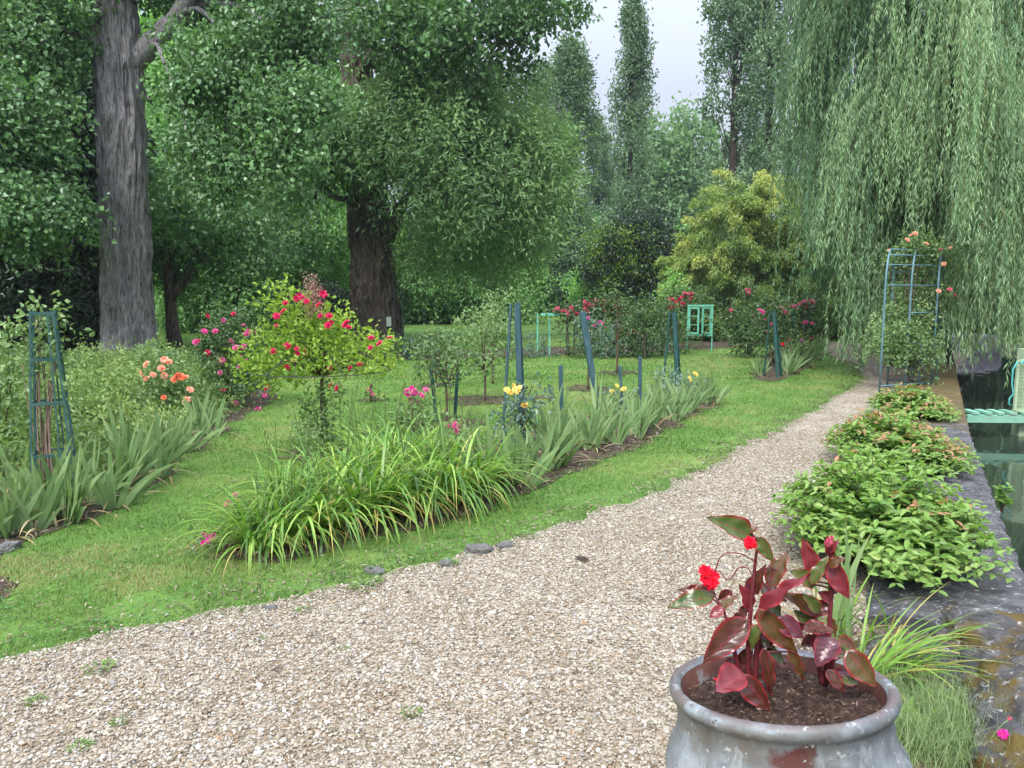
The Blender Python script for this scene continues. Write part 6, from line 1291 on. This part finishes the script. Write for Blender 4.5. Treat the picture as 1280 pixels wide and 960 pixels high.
# pink in front of the boulder
c = gp(1225, 960, 2.4); t = thing('pink_flower', 'single magenta flower on a thin stem before the mossy boulder', 'flower', c)
mb = MB(); hd = at(1253, 918, 2.4); tube(mb, bez(c, (np.array(c) + hd) / 2 + (-.02, 0, .03), hd, 8), .0018, 5); bd = at(1262, 898, 2.4); tube(mb, bez(c, (np.array(c) + bd) / 2 + (-.03, 0, .03), bd, 8), .0015, 5); mb.build('stem', M_tuss, t, c)
add_flowers(t, [hd, hd + (.006, 0, .004)], P_mag, .032, face=(-.2, -.8, .5)); add_flowers(t, [bd], P_rosy, .014, name='bud')
# weeds on gravel and in the grass edge
wt = None
for k, (x, y, s, lb) in enumerate(((125, 838, .9, 'largest weed seedling on the gravel at lower left'), (45, 880, .6, 'thin upright weed on the gravel at far left'), (100, 938, .6, 'flat little weed on the gravel near the bottom left'), (150, 905, .5, 'tiny weed on the gravel right of the flat one'), (515, 893, .6, 'single little weed in the middle of the gravel'), (455, 738, 1.1, 'spreading weed where gravel meets grass below the daylilies'), (465, 730, 1.0, 'second spreading weed close beside the first in the grass edge'), (560, 708, .9, 'weed beside the pale edging stone'), (430, 812, .4, 'tiny green sprout on the gravel before the spreading weeds'), (380, 765, .6, 'weed on the gravel edge left of the spreading weeds'), (325, 802, .4, 'tiny sprout on open gravel at left'), (870, 590, 1.3, 'broad weed patch at the far gravel edge'), (855, 600, 1.1, 'smaller weed patch next to the broad one at the far gravel edge'), (660, 672, 1.0, 'weed tuft in the grass edge below the plank tripod'))):
    if wt is None:
        wt = thing('weed', lb, 'weed', G(x, y), 'weeds on the gravel'); mb = MB()
        n = 46; a = rng.random(n) * 6.28; r = .06 * np.sqrt(rng.random(n)); P = np.stack([r * np.cos(a), r * np.sin(a), .008 + .02 * rng.random(n)], 1); D = np.stack([np.cos(a), np.sin(a), .35 + .3 * rng.random(n)], 1)
        leafgeo(mb, P, D, np.tile((0, 0, 1.), (n, 1)) + rdirs(n) * .3, rng.uniform(.015, .035, n), .013, rng.random(n), 'oval'); mb.build('leaves', M_cover, wt)
        wt.scale = (s, s, s)
    else: copy_tree(wt, G(x, y), rng.random() * 6, s, lb)
c = G(725, 704); mb = MB(); leafgeo(mb, np.array([c + (0, 0, .014), c + (.01, .01, .012)]), np.array([(1, .2, .2), (-.6, .8, .3)]), np.array([(0, -.3, 1.), (.2, 0, 1)]), .06, .045, [.2, .4], 'oval', fold=.3)
tag(mb.build('dead_leaf', ramp_attr('dead_leaf_brown', [(0, (.03, .022, .018)), (1, (.09, .06, .04))]), origin=c), 'dark curled dead leaf lying alone on the gravel', 'leaf')

# ------------------------------------------------------------------ the misty air
hz, hn = newmat('misty_air'); pv = N(hn, 'ShaderNodeVolumePrincipled', Density=0.00045); pv.inputs['Color'].default_value = (.80, .92, .95, 1)
hn.links.new(pv.outputs[0], N(hn, 'ShaderNodeOutputMaterial').inputs['Volume'])
mb = MB(); box(mb, (0, 95, 14), (340, 230, 31)); tag(mb.build('haze', hz), kind='stuff')
